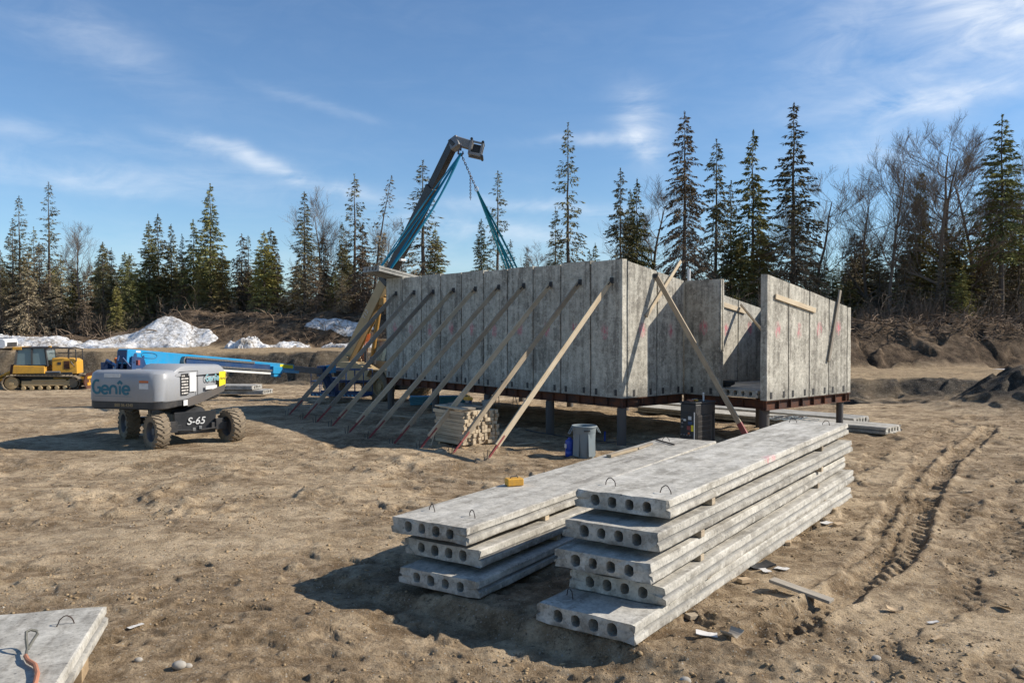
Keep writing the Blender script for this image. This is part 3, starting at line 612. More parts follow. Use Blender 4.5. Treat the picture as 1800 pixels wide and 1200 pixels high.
T = [
 ('dark', 2, 438, 74, 'dark spruce cut by the left edge of the photo'), ('sparse', 36, 344, 77, 'tall ragged spruce, second tallest at the far left'),
 ('dark', 24, 384, 76, 'dark spruce leaning against a taller ragged one at far left'), ('sparse', 88, 320, 78, 'tallest thin spruce with see-through crown at far left'),
 ('sparse', 61, 398, 79, 'thin pole-like spruce between two taller ones at far left'), ('brown', 70, 424, 76, 'brownish spruce at the foot of the tall thin one'),
 ('brown', 50, 440, 73, 'brown dead-limbed spruce at far left above the white truck', 1.3), ('brown', 108, 452, 74, 'brown bushy spruce right of the tallest thin spruce at far left', 1.2),
 ('bare', 153, 410, 76, 'leafless round-topped birch left of the spruces above the bulldozer'), ('dark', 182, 424, 75, 'dark spruce just right of the leafless birch at left', 1.15),
 ('sparse', 197, 434, 78, 'thin spruce behind the dark one near the left birch'), ('brown', 150, 480, 73, 'low brown spruce under the left birch', 1.3),
 ('dense', 228, 444, 74, 'short dense green spruce standing alone above the snow pile', .9), ('olive', 205, 500, 72, 'low olive spruce at the left foot of the snow pile', 1.2),
 ('dense', 263, 388, 76, 'dense spruce, leftmost of the green clump above the snow pile'), ('dense', 279, 375, 78, 'pointed green spruce, higher of the first pair above the snow pile'),
 ('dense', 302, 393, 77, 'green spruce third from left in the clump above the snow pile', .85), ('dark', 321, 410, 76, 'slim dark spruce in the middle of the green clump', .85),
 ('dense', 341, 385, 76, 'green spruce directly left of the tallest in the left clump'), ('dense', 371, 323, 75, 'tallest green spruce of the clump left of centre', .95),
 ('olive', 392, 440, 73, 'sunlit olive spruce in front of the tallest of the left clump', 1.25), ('olive', 350, 470, 73, 'low olive spruce at the base of the left clump', 1.1),
 ('brown', 426, 410, 77, 'thin twiggy spruce left of the broad olive pair'), ('sparse', 437, 413, 79, 'see-through spruce behind the broad olive pair'),
 ('olive', 465, 405, 74, 'broad olive spruce left of the gap in the treeline', 1.1), ('olive', 477, 400, 76, 'olive spruce with pale tip behind the broad one at the gap'),
 ('brown', 489, 440, 75, 'brownish spruce at the left side of the gap', .9), ('dark', 536, 336, 73, 'tall dark spruce right of the gap with brown lower branches', 1.15, 1),
 ('bare', 560, 354, 77, 'leafless tree leaning beside the tall dark spruce right of the gap', .8), ('brown', 556, 450, 72, 'brown dead spruce under the leafless leaning tree', 1.3),
 ('brown', 569, 412, 76, 'scraggly brown spruce behind the leafless leaning tree'), ('dark', 602, 390, 75, 'slim dark spruce between the leafless tree and the tall ragged one'),
 ('sparse', 624, 306, 77, 'tall ragged spruce left of the leaning one, left of the crane boom', 1.15, 0), ('brown', 638, 393, 73, 'brown spruce in front of the tall ragged one left of the boom', 1.1),
 ('lean', 657, 308, 76, 'thin spruce leaning to the right beside the crane boom'), ('bare', 688, 402, 78, 'small leafless tree between the leaning spruce and the boom'),
 ('sparse', 706, 384, 82, 'small thin spruce seen left of the boom', .8), ('brown', 672, 430, 72, 'brown spruce behind the yellow base of the boom', 1.2), ('brown', 600, 470, 71, 'low dead spruce left of the yellow boom base', 1.5),
 ('sparse', 744, 282, 70, 'tall spruce directly behind the black crane boom', 1.45, 0), ('olive', 765, 400, 71, 'olive spruce right of the crane boom behind the wall', 1.1), ('dense', 846, 384, 70, 'short dense spruce behind the right lifting slings', .95),
 ('sparse', 875, 300, 73, 'tall thin spruce crossed by the right lifting slings', 1.05, 1), ('sparse', 897, 420, 76, 'small thin spruce right of the lifting slings'),
 ('dark', 926, 435, 95, 'tiny distant spruce right of the lifting slings'), ('bare', 947, 435, 92, 'tiny distant leafless tree above the middle of the wall'),
 ('sparse', 976, 363, 74, 'short thin spruce beside the very tall pole spruce', .95), ('sparse', 998, 217, 70, 'very tall narrow pole-like spruce above the middle of the wall', .9, 0),
 ('dense', 1046, 426, 80, 'small dense spruce just above the wall near its front corner', .9), ('dense', 1036, 438, 82, 'smaller spruce tucked against the small dense one above the wall'),
 ('dark', 1090, 295, 68, 'narrow dark spruce above the front corner of the wall', .85, 0), ('dense', 1119, 314, 69, 'green spruce right of the narrow dark one above the corner', .85), ('dense', 1107, 332, 72, 'green spruce half hidden between two others above the corner', .7),
 ('bare', 1152, 345, 72, 'wide leafless tree left of the tall drooping spruce', 1.2, 1), ('droop', 1202, 196, 62, 'tall spruce with drooping brown branches and bare pointed top'),
 ('dark', 1258, 245, 66, 'dark spruce right of the tall drooping one', .95, 0), ('dark', 1284, 317, 69, 'shorter dark spruce between two tall ones behind the open doorway'),
 ('dense', 1322, 230, 64, 'tall green spruce with broad lower branches behind the right wall', .95), ('olive', 1335, 400, 61, 'sunlit olive spruce low behind the right wall', 1.2), ('olive', 1300, 415, 63, 'olive spruce beside the sunlit one behind the doorway', 1.0),
 ('dark', 1393, 182, 60, 'tallest spruce of all with dark layered branches', 1.15, 1), ('bare', 1432, 329, 66, 'leafless tree right of the tallest spruce', 1.15, 1), ('brown', 1400, 400, 60, 'brown twiggy spruce at the foot of the tallest one', 1.2),
 ('dense', 1429, 423, 66, 'small dense spruce right of the tallest, behind the wall', .9), ('dense', 1449, 448, 68, 'lowest green spruce at the sky gap right of the wall'),
 ('dark', 1470, 446, 98, 'tiny distant spruce in the sky gap right of the wall', .8), ('dark', 1480, 468, 95, 'tiniest distant spruce in the sky gap', .9),
 ('dark', 1503, 436, 70, 'dark spruce right of the sky gap', .9), ('dark', 1512, 425, 72, 'dark pointed spruce second right of the sky gap', .9), ('bare', 1524, 328, 64, 'wide feathery leafless tree right of the sky gap', .95, 1),
 ('bare', 1566, 264, 60, 'tall dark leafless tree with a straight trunk on the right', .8, 2), ('brown', 1545, 420, 62, 'brown spruce among leafless trees on the right'), ('olive', 1616, 296, 62, 'narrow green spruce among the big leafless trees', .62),
 ('bigbare', 1640, 252, 60, 'biggest leafless tree with crooked spreading limbs', .85), ('dark', 1594, 372, 64, 'dark spruce between the tall dark leafless tree and the green one'), ('dark', 1738, 345, 64, 'dark spruce close behind the left side of the tall green-topped one'), ('dark', 1672, 390, 66, 'dark spruce behind the right limbs of the biggest leafless tree'), ('bare', 1678, 256, 66, 'leafless tree behind the biggest one', 1.1, 0), ('bare', 1706, 284, 62, 'leafless tree left of the tall green-topped spruce', 1.2, 1),
 ('brown', 1716, 384, 63, 'brown spruce left of the tall green-topped spruce', 1.1), ('topped', 1758, 202, 59, 'tall spruce with dense green top and bare lower trunk at right', 1.15), ('dark', 1790, 360, 61, 'dark spruce at the right edge of the photo', 1.1),
 ('bare', 1800, 290, 66, 'leafless tree cut by the right edge of the photo', 1.0), ('brown', 1660, 440, 58, 'brown spruce under the biggest leafless tree', 1.5), ('brown', 1590, 450, 58, 'brown dead-looking spruce under the tall dark leafless tree', 1.4),
 ('olive', 1690, 470, 57, 'low yellowish spruce on the berm at right', 1.4), ('brown', 1745, 450, 58, 'brown spruce around the bare trunk of the tall green-topped one', 1.2), ('brown', 1500, 490, 62, 'low brown spruce behind the right end of the wall', 1.4),
]
for i, row in enumerate(T):
    place_tree(row[0], row[1], row[2], row[3], row[4], w=row[5] if len(row) > 5 else 1.0, var=row[6] if len(row) > 6 else i)
for i in range(70):
    u = -60 + i * 28 + rnd.uniform(-10, 10); v = rnd.uniform(462, 500); kd = rnd.choice(('dark', 'brown', 'brown', 'olive', 'bare')); kw = {'dark': 'dark spruce', 'brown': 'brown spruce', 'olive': 'olive spruce', 'bare': 'leafless tree', 'dense': 'green spruce'}
    if 1455 < u < 1490 or 495 < u < 515: v = 505
    y = rnd.uniform(80, 100) if u < 1200 else rnd.uniform(70, 90)
    place_tree(kd, u, v, y, 'low %s of the background wood seen between the nearer trunks' % kw[kd], 'low background %ss of the wood' % kw[kd], w=1.5)

for i in range(60):
    u = -50 + i * 32 + rnd.uniform(-14, 14)
    if 640 < u < 1000: continue
    v = rnd.uniform(470, 525); y = rnd.uniform(74, 79) if u < 1200 else rnd.uniform(58, 66)
    kd = rnd.choice(('brown', 'olive', 'olive', 'brown', 'dense')); place_tree(kd, u, v, y, 'scrubby low %s at the foot of the taller trees on the berm' % kw[kd], 'scrubby low %ss at the wood edge' % kw[kd], w=1.9)

for i in range(38):
    u = -45 + i * 18.5 + rnd.uniform(-7, 7)
    if 488 < u < 520: continue
    kd = rnd.choice(('dark', 'olive', 'dense', 'brown')); place_tree(kd, u, rnd.uniform(425, 480), rnd.uniform(79, 88), 'mid-height %s filling the treeline left of the boom' % kw[kd], 'mid-height %ss of the left treeline' % kw[kd], w=1.25)
for i in range(30):
    u = 1490 + i * 12 + rnd.uniform(-8, 8); kd = rnd.choice(('brown', 'olive', 'brown', 'olive', 'dark')); place_tree(kd, u, rnd.uniform(395, 480), rnd.uniform(62, 76), '%s in the dense thicket behind the right berm' % kw[kd], '%ss of the right thicket' % kw[kd], w=1.5)

# ------------------------------------------------------------------ snow
def snow_mat():
    n = NT('old_snow'); v = n.co('Object'); a = n.noise(v, .8, 7, .7); b = n.noise(v, 5, 6, .7)
    c = n.ramp(n.m('MULTIPLY_ADD', a, .5, n.m('MULTIPLY', b, .5)), [(.40, (.20, .165, .125)), (.47, (.46, .43, .39)), (.54, (.70, .69, .67)), (.68, (.80, .81, .82))])
    return n.done(c, .6, 0, n.bump(b, .6, .15), .2)
M['snow'] = snow_mat()
def snow(label, cx, cy, rx, ry, h, seed, rot=0.0):
    n = 110; a = np.linspace(-1.35, 1.35, n); U, V = np.meshgrid(a, a, indexing='ij'); c, s = math.cos(rot), math.sin(rot)
    x = cx + U * rx * c - V * ry * s; y = cy + U * rx * s + V * ry * c
    d = U ** 2 + V ** 2 + 1.1 * fbm(x, y * 1.5, rx * .7, 4, .6, seed=seed); m = 1 - d
    z = ground_z(x, y) + h * np.sign(m) * np.abs(np.clip(m, -1, 1)) ** .6 + np.clip(m * 4, 0, 1) * (fbm(x, y, 2.4, 6, .62, seed=seed + 3) * .9 * h)
    vs = np.stack([x, y, np.where(m < -.35, ground_z(x, y) - 1.0, z)], -1).reshape(-1, 3); i, j = np.meshgrid(np.arange(n - 1), np.arange(n - 1), indexing='ij'); b = (i * n + j).ravel(); keep = (m[:-1, :-1] > -.5).ravel(); b = b[keep]
    o = np_mesh('snow_pile', vs, np.stack([b, b + n, b + n + 1, b + 1], -1), M['snow']); tag(o, label, 'snow pile', 'old snow piles along the berm')
    o.data.polygons.foreach_set('use_smooth', [True] * len(o.data.polygons))
snow('big dirty white snow pile behind the blue boom', -30.0, 67.5, 5.4, 2.1, .38, 3)
snow('long low snow bank behind the yellow bulldozer', -39.5, 66.3, 5.8, 1.7, .5, 6)
snow('snow bank at the far left behind the white truck', -44.5, 68.5, 4.0, 2.2, .8, 9)
snow('small peaked snow heap on the bench right of the big pile', -21.2, 66.0, 1.7, .9, .7, 13)
snow('low dirty snow strip right of the small peaked heap', -18.2, 66.6, 2.0, .7, .4, 15, .15)
snow('flat snow patch high on the berm left of the yellow boom', -14.6, 69.2, 2.8, .6, .20, 18)
snow('snow patch low on the berm beside the yellow boom', -13.0, 66.7, 2.8, .8, .32, 22)
snow('tiny snow remnant on the road at the far right', 28.0, 46.2, .9, .25, .12, 25)
# ------------------------------------------------------------------ precast building
BX, BY, BR = 2.98, 22.1, math.atan2(-.768, .641)      # near corner on the ground; local +x towards the camera's right, +y along the side walls
def BW(x, y, z=0):
    c, s = math.cos(BR), math.sin(BR); return Vector((BX + x * c - y * s, BY + x * s + y * c, z))
ZW = 1.30
def ztop(y): return ZW + 3.75 - .19 * y
def embed_plates(parent, pts, axis):
    for p in pts:
        m = MB()
        d = (.085, .012, .17) if axis == 'x' else (.012, .085, .17); m.box(p, d); m.build('weld_plate', M['black'], parent)
def build_building():
    root = empty('precast_building', (BX, BY, 0), BR, 'unfinished house of grey upright concrete panels on a rusty steel frame and pipe posts', 'building')
    def panel(cx, cy, dx, dy, z0, za, zb, slope_axis, plates=True, out=1):
        """panel box centred at cx, cy; za/zb = top heights at the low and high end of slope_axis"""
        m = MB(); x, y = dx / 2, dy / 2; N = 10
        long_x = dx > dy
        for i in range(N):
            for j in (0, 1): pass
        zl = {}
        def top(px, py): t = (px + x) / dx if slope_axis == 'x' else (py + y) / dy; return za + (zb - za) * t
        prof = [(-x, -y), (x, -y), (x, y), (-x, y)]
        c = .012
        # chamfered long edges
        if long_x: prof = [(-x + c, -y), (x - c, -y), (x, -y + c), (x, y - c), (x - c, y), (-x + c, y), (-x, y - c), (-x, -y + c)]
        else: prof = [(-x, -y + c), (-x + c, -y), (x - c, -y), (x, -y + c), (x, y - c), (x - c, y), (-x + c, y), (-x, y - c)]
        k = len(prof); lv = 9; vs = []
        for q in range(lv):
            for (px, py) in prof:
                zt = top(px, py); z = z0 + (zt - z0) * q / (lv - 1); jit = .004 if 0 < q < lv - 1 else .002
                vs.append((px + rnd.uniform(-jit, jit), py + rnd.uniform(-jit, jit), z - z0 + (rnd.uniform(-.008, .004) if q == lv - 1 else 0)))
        fs = [tuple(range(k))[::-1], tuple((lv - 1) * k + i for i in range(k))]
        for q in range(lv - 1):
            for i in range(k): i2 = (i + 1) % k; fs.append((q * k + i, q * k + i2, (q + 1) * k + i2, (q + 1) * k + i))
        m.add(vs, fs); o = m.build('wall_panel', M['wall' if long_x else 'wall_y'], root, (cx, cy, z0)); return o
    # long facade, ten panels
    hj = [0, .02, -.015, .01, -.02, .015, 0, .02, -.01, .01]
    for k in range(10):
        o = panel(-.61 - 1.22 * k, .10, 1.168, .20, ZW, ztop(0) + hj[k], ztop(0) + hj[k] + .008, 'x')
        embed_plates(o, [(-.38, -.105, .13), (.36, -.105, .14)], 'x')
    # side wall next to the near corner, then on behind the return panel
    ys = [(.20, 1.40), (1.44, 2.59), (2.81, 4.01), (4.05, 5.24), (5.28, 6.49)]
    for a, b in ys:
        o = panel(-.10, (a + b) / 2, .20, b - a, ZW, ztop(a), ztop(b), 'y')
        if a < 2.6: embed_plates(o, [(.105, -.34, .13), (.105, .34, .13)], 'y')
    o = panel(.61 + .01, 2.70, 1.21, .20, ZW, ztop(2.6), ztop(2.6), 'x'); embed_plates(o, [(-.32, -.105, .13), (.33, -.105, .13)], 'x')
    # keyed edge of the return panel
    m = MB(); m.box((1.245, 2.655, ZW + 2.25), (.03, .045, 2.0)); m.box((1.245, 2.745, ZW + 2.25), (.03, .045, 2.0)); m.build('panel_edge_key', M['wall'], root)
    # projecting bay
    for k in range(4):
        a = 2.35 + 1.04 * k; b = a + 1.005; o = panel(2.80, (a + b) / 2, .20, b - a, ZW, ztop(a), ztop(b), 'y'); embed_plates(o, [(.105, -.30, .13), (.105, .30, .13)], 'y')
    for k in range(12): panel(2.9 - .6 - 1.22 * k - .01, 6.62, 1.19, .20, ZW, ztop(6.6), ztop(6.6), 'x')
    for k in range(5):
        a = .21 + 1.25 * k; panel(-12.1, a + .615, .20, 1.23, ZW, ztop(a), ztop(a + 1.23), 'y')
    # joints filled a little behind the face so that the grooves read dark
    m = MB(); m.box((-6.1, .14, ZW + 1.86), (12.1, .05, 3.68)); m.box((-.10, 1.4, ZW + 1.62), (.05, 2.3, 3.2)); m.box((2.80, 4.4, ZW + 1.2), (.05, 4.0, 2.38)); m.build('joint_filler', M['black'], root)
    # floor
    for k, (xc, w) in enumerate(((.64, 1.2), (1.86, 1.19))):
        o = hollow_slab_mesh(w, 3.85, .2, [(-.36 + .24 * i) for i in range(4)]).build('floor_slab', M['slab'], root, (xc + .02, 2.60 if k else 2.84, ZW + .03))
    m = MB(); m.box((-6.1, 3.35, ZW + .12), (11.7, 6.1, .2)); m.build('floor_slab', M['slab_grey'], root)
    # steel beams with stiffeners
    def ibeam(p0, p1, out, h=.25, w=.17):
        m = MB(); p0 = Vector(p0); p1 = Vector(p1); d = (p1 - p0); L = d.length; u = d.normalized(); n = Vector(out)
        m.beam(p0 + Vector((0, 0, h / 2 - .008)), p1 + Vector((0, 0, h / 2 - .008)), w, .016); m.beam(p0 + Vector((0, 0, -h / 2 + .008)), p1 + Vector((0, 0, -h / 2 + .008)), w, .016); m.beam(p0, p1, .012, h - .034)
        k = int(L / .55)
        for i in range(k + 1):
            c = p0 + u * (.04 + (L - .08) * i / max(1, k)); s = (abs(n.x) * (w / 2 - .01) + abs(u.x) * .014, abs(n.y) * (w / 2 - .01) + abs(u.y) * .014, h - .034); m.box(c + n * (w / 4), s)
        return m.build('steel_beam', M['rust'], root)
    zb = ZW - .135
    ibeam((0.0, .09, zb), (-12.2, .09, zb), (0, -1, 0)); ibeam((-.09, .19, zb), (-.09, 2.58, zb), (1, 0, 0)); ibeam((-.0, 2.69, zb), (2.66, 2.69, zb), (0, -1, 0)); ibeam((2.80, 2.35, zb), (2.80, 6.5, zb), (1, 0, 0))
    ibeam((2.9, 6.6, zb), (-12.2, 6.6, zb), (0, -1, 0)); ibeam((-12.1, .2, zb), (-12.1, 6.5, zb), (-1, 0, 0))
    def post(x, y, r=.13):
        p = BW(x, y); m = MB(); gz = Hs(p.x, p.y); m.lathe([(r, gz - .15), (r, ZW - .29)], 20); m.lathe([(r * 1.25, ZW - .29), (r * 1.25, ZW - .268)], 4)
        m.build('steel_post', M['pile'], root, (x, y, 0), smooth=True)
    for x in (-.12, -3.0, -6.0, -9.0, -12.0): post(x, .10)
    for x in (-11.9, -8.9, -5.9, -3.0, -.1): post(x, 6.6)
    post(2.66, 2.62); post(2.78, 6.3, .10)
    return root
def hollow_slab_mesh(w, L, t, cores, rcore=.072, nseg=26, jit=.004):
    """slab with true round-cornered cores: local x across, y along (0..L), z up (0..t)"""
    bm = bmesh.new(); r = rnd
    prof = [(-w / 2 + .006, 0), (w / 2 - .006, 0), (w / 2, .012), (w / 2, .075), (w / 2 - .034, .090), (w / 2 - .034, .114), (w / 2 - .010, .124), (w / 2 - .016, t - .012), (w / 2 - .034, t),
            (-w / 2 + .034, t), (-w / 2 + .016, t - .012), (-w / 2 + .010, .124), (-w / 2 + .034, .114), (-w / 2 + .034, .090), (-w / 2, .075), (-w / 2, .012)]
    loops = []
    m = MB(); k = len(prof); nw = 8
    # subdivide the wide top and bottom so that the faces can undulate
    def dense(pr):
        out = []
        for i, p in enumerate(pr):
            q = pr[(i + 1) % len(pr)]; d = math.hypot(q[0] - p[0], q[1] - p[1]); c = 8 if d > .6 else 1
            for j in range(c): out.append((p[0] + (q[0] - p[0]) * j / c, p[1] + (q[1] - p[1]) * j / c))
        return out
    pr = dense(prof); k = len(pr)
    for s in range(nseg + 1):
        y = L * s / nseg; e = s in (0, nseg)
        for (x, z) in pr:
            j = jit * (1.5 if e else 1); m.v.append((x + r.uniform(-j, j), y + (r.uniform(-.014, .014) * (2.0 if abs(x) > w * .45 else 1) if e else 0), z + r.uniform(-j, j) * .7))
    for s in range(nseg):
        for i in range(k): i2 = (i + 1) % k; m.f.append((s * k + i, s * k + i2, (s + 1) * k + i2, (s + 1) * k + i)); m.m.append(0)
    # end caps with holes
    for end in (0, nseg):
        outer2 = [m.v[end * k + i] for i in range(k)]; area0 = 0.0
        for i in range(k): p, q = outer2[i], outer2[(i + 1) % k]; area0 += (p[0] * q[2] - q[0] * p[2]) / 2
        yo = 0 if end == 0 else L; yi = .55 if end == 0 else L - .55
        for attempt in range(8):
            jj = .003 * (1 - attempt / 7); rings = []; want = abs(area0)
            for cx in cores:
                rr = rcore * r.uniform(.93, 1.07); oz = r.uniform(-.004, .004); ring = []
                for a in range(14):
                    th = 2 * PI * (a + .5) / 14; sq = 1 / max(abs(math.cos(th)), abs(math.sin(th))) ** .4
                    ring.append((cx + math.cos(th) * rr * .80 * sq + r.uniform(-jj, jj), t * .5 + oz + math.sin(th) * rr * sq * .90 + r.uniform(-jj, jj)))
                ar = sum(ring[i][0] * ring[(i + 1) % 14][1] - ring[(i + 1) % 14][0] * ring[i][1] for i in range(14)) / 2; want -= abs(ar); rings.append(ring)
            bm = bmesh.new(); ov = [bm.verts.new((p[0], 0, p[2])) for p in outer2]; edges = [bm.edges.new((ov[i], ov[(i + 1) % k])) for i in range(k)]; ids = {v: ('o', i) for i, v in enumerate(ov)}
            for ci, ring in enumerate(rings):
                vv = [bm.verts.new((x, 0, z)) for x, z in ring]; edges += [bm.edges.new((vv[a], vv[(a + 1) % 14])) for a in range(14)]
                for a, v in enumerate(vv): ids[v] = ('r', ci, a)
            bmesh.ops.triangle_fill(bm, use_beauty=True, use_dissolve=False, edges=edges)
            got = sum(f.calc_area() for f in bm.faces)
            if abs(got - want) < .02 * want or attempt == 7: break
            bm.free()
        bases = []
        for ring in rings:
            base = len(m.v); bases.append(base)
            for (x, z) in ring: m.v.append((x, yo + r.uniform(-.003, .003), z))
            for (x, z) in ring: m.v.append((x, yi, z))
            for a in range(14): a2 = (a + 1) % 14; m.f.append((base + a, base + a2, base + 14 + a2, base + 14 + a)); m.m.append(0)
            m.f.append(tuple(base + 14 + a for a in range(14))); m.m.append(0)
        for f in bm.faces:
            m.f.append(tuple((end * k + ids[v][1]) if ids[v][0] == 'o' else bases[ids[v][1]] + ids[v][2] for v in f.verts)); m.m.append(0)
        bm.free()
    return m
build_building()

CORES = [-.33, -.11, .11, .33]
def slab_thing(origin, yaw, label, L=8.7, w=1.21, mt='slab', loops=(), group=None, nseg=26, cores=None, t=.203, pitch=0.0):
    """hollow-core plank; origin = front right bottom corner, local y runs away along the plank, local -x is its width"""
    root = empty('hollow_core_slab', origin, yaw, label, 'concrete slab', group); root.rotation_euler = (pitch, 0, yaw)
    m = hollow_slab_mesh(w, L, t, cores or CORES, nseg=nseg); m.build('slab_body', M[mt], root, (-w / 2, 0, 0))
    for (lx, ly) in loops:
        q = MB(); a0 = rnd.uniform(-.6, .6); R = .075; pts = []
        for i in range(13):
            th = PI * i / 12; pts.append((lx + math.cos(th) * R * math.cos(a0) + rnd.uniform(-.006, .006), ly + math.cos(th) * R * math.sin(a0), t - .02 + math.sin(th) * (R * 1.5)))
        q.tube(pts, .006, 6); q.build('lifting_loop', M['rebar'], root, smooth=True)
    return root
def yaw_from(p, q): d = Vector(q) - Vector(p); return math.atan2(-d.x, d.y)
# near stack: front right bottom corner and rear right bottom corner as ground-plan points
STK = [(1118, 1134, .03, 1498, 877, 'bottom slab of the tall near stack, its spalled front corner on the dirt', 'slab', ((-1.0, .35),)),
       (1171, 1066, .25, 1500, 849, 'second slab from the ground in the tall near stack', 'slab', ()),
       (1147, 1027, .535, 1484, 823, 'middle slab of the tall near stack, front end shifted left', 'slab', ()),
       (1160, 971, .825, 1477, 791, 'second slab from the top of the tall near stack', 'slab', ()),
       (1177, 912, 1.115, 1481, 763, 'top slab of the tall near stack with wire lifting loops', 'slab_pink', ((-.2, .35), (-.95, .42), (-.3, 8.2), (-.95, 8.25)))]
STK_O = []
for i, (u, v, z, u2, v2, lab, mt, lp) in enumerate(STK):
    p = P(u, v, z); yw = math.atan2(-.575, .818) + (-.012, .004, .010, .0, .012)[i]; L = 8.75
    STK_O.append((p, yw)); slab_thing(p, yw, lab, L=L, mt=mt, loops=lp, group='slabs in the tall near stack', nseg=30)
def local(o, yw, x, y, z): c, s = math.cos(yw), math.sin(yw); return Vector((o.x + x * c - y * s, o.y + x * s + y * c, z))
k = 0
names = ('second', 'middle', 'fourth', 'top')
for i in range(1, 5):
    o, yw = STK_O[i]; prev = STK[i - 1][2] + .203; h = STK[i][2] - prev
    for j, yy in enumerate((1.35, 6.7)):
        if h < .012: continue
        m = MB(); m.box((0, 0, h / 2), (1.16, .11, h - .006)); b = m.build('timber_bearer', M['wood_old'], None, local(o, yw, -.58, yy + (-.1, .05, -.15, 0)[i - 1], prev + .001), (0, 0, yw), bevel=.004, segs=1)
        tag(b, 'timber bearer near the %s end, under the %s slab of the tall near stack' % (('front', 'rear')[j], names[i - 1]), 'timber bearer', 'timber bearers between stacked slabs')
# second stack
ST2 = [(842, 1053, .05, 'bottom slab of the low stack left of the tall one', ()), (845.5, 997.5, .335, 'middle slab of the low three-slab stack', ()), (823, 958, .62, 'top slab of the low stack, with a board lying on it', ((-.3, .5), (-.95, .5), (-.9, 8.3)))]
S2 = []
for i, (u, v, z, lab, lp) in enumerate(ST2):
    p = P(u, v, z); yw = math.atan2(-.545, .838) + (.012, -.01, 0)[i]; S2.append((p, yw)); slab_thing(p, yw, lab, L=8.9, mt='slab', loops=lp, group='slabs in the low stack', nseg=30)
for i in (1, 2):
    o, yw = S2[i]; prev = ST2[i - 1][2] + .203; h = ST2[i][2] - prev
    for j, yy in enumerate((1.9, 6.9)):
        m = MB(); m.box((0, 0, h / 2), (1.16, .11, h - .006)); b = m.build('timber_bearer', M['wood'], None, local(o, yw, -.6, yy, prev + .001), (0, 0, yw), bevel=.004, segs=1)
        tag(b, 'timber bearer near the %s end, under the %s slab of the low stack' % (('front', 'rear')[j], ('middle', 'top')[i - 1]), 'timber bearer', 'timber bearers between stacked slabs')
# slab in the lower left corner, its wood block and the lifting cable
p = P(189, 1062, .34); yw = math.atan2(-.27, -.963)
o = slab_thing(Vector((p.x, p.y, .125)), yw, 'white slab cut by the bottom left corner, with a cable loop on it', L=8.0, mt='slab', loops=((.28, .5),), nseg=26)
for c in o.children:
    if c.name.startswith('slab_body'): c.location.x = .605
m = MB(); m.box((0, 0, .065), (.16, .30, .13)); q = G(143, 1192); b = m.build('wood_block', M['wood_x'], None, (q.x - .05, q.y, 0), (0, 0, .3), bevel=.006); tag(b, 'pale wood block under the edge of the white slab at bottom left', 'wood block')
ZT = .335; pts = [P(u, v, z) for u, v, z in ((62, 1200, ZT + .02), (66, 1183, ZT + .03), (62, 1168, ZT + .03), (50, 1158, ZT + .03), (45, 1148, ZT + .03), (48, 1139, ZT + .05))]
rt = empty('cable_sling', pts[3], 0, 'wire cable loop with an orange sleeve lying on the white slab at bottom left', 'cable')
def rel(ps, o): return [Vector(p) - Vector(o) for p in ps]
MB().tube(rel([P(58, 1290, ZT + .02), P(52, 1245, ZT + .02), P(50, 1225, ZT + .02), P(58, 1208, ZT + .02)] + pts[:3] + [P(49, 1160, ZT + .03), P(45, 1152, ZT + .03)], pts[3]), .020, 8).build('orange_sleeve', M['rope'], rt, smooth=True)
MB().tube(rel([P(45, 1153, ZT + .03), P(48, 1139, ZT + .05), P(46, 1122, ZT + .12), P(46, 1110, ZT + .16), P(54, 1106, ZT + .17), P(64, 1108, ZT + .15), P(66, 1113, ZT + .13), P(57, 1126, ZT + .08), P(49, 1140, ZT + .04)], pts[3]), .013, 8).build('cable_loop', M['cable'], rt, smooth=True)
# long slab behind the bay on the right
p = P(1557, 765, .04); yw = math.atan2(.70, .714); o = slab_thing(Vector((p.x + .85, p.y + .84, .06)), yw, 'long white slab lying flat on the ground behind the right end of the building', L=9.0, mt='slab', nseg=20)
for j, yy in enumerate((1.0, 7.6)):
    m = MB(); m.box((0, 0, .02), (1.1, .12, .12)); b = m.build('timber_bearer', M['wood_old'], None, local(Vector((p.x + .85, p.y + .84, 0)), yw, -.6, yy, .0), (0, 0, yw)); tag(b, 'timber bearer under the %s end of the long slab behind the building' % ('near', 'far')[j], 'timber bearer', 'timber bearers between stacked slabs')
# second slab beside it, seen under the floor
q = BW(-1.0, 8.6); o = slab_thing(Vector((q.x + 2.9, q.y - 1.2, .08)), yw, 'brownish slab behind the building seen through the gap under the floor', L=8.5, mt='slab_grey', nseg=16)
# slabs by the blue boom
p = P(454, 690, -.05); yw = math.atan2(.94, .34)
for i, (du, z, lab) in enumerate(((0, -.12, 'lower of two grey slabs stacked in the yard below the blue boom'), (-.35, .12, 'upper of two grey slabs stacked in the yard below the blue boom'))):
    q = P(477 - i * 12, 690, -.08); slab_thing(Vector((-12.15 - i * .5, 41.6 - i * .1, z)), math.atan2(.93, .10), lab, L=6.2, mt='slab_grey', nseg=14, group='slabs below the blue boom')
# roof slab on the far left end
sl_o = BW(-11.08, -.95, ztop(-.95) + .03); root = empty('hollow_core_slab', sl_o, BR, 'roof slab overhanging the far left end of the wall, held by blue slings', 'concrete slab')
root.rotation_euler = (-math.atan(.19), 0, BR); hollow_slab_mesh(1.21, 8.7, .203, CORES, nseg=20).build('slab_body', M['slab_grey'], root, (-.605, 0, 0))
ROOF_M = Matrix.Translation(sl_o) @ Euler((-math.atan(.19), 0, BR)).to_matrix().to_4x4()

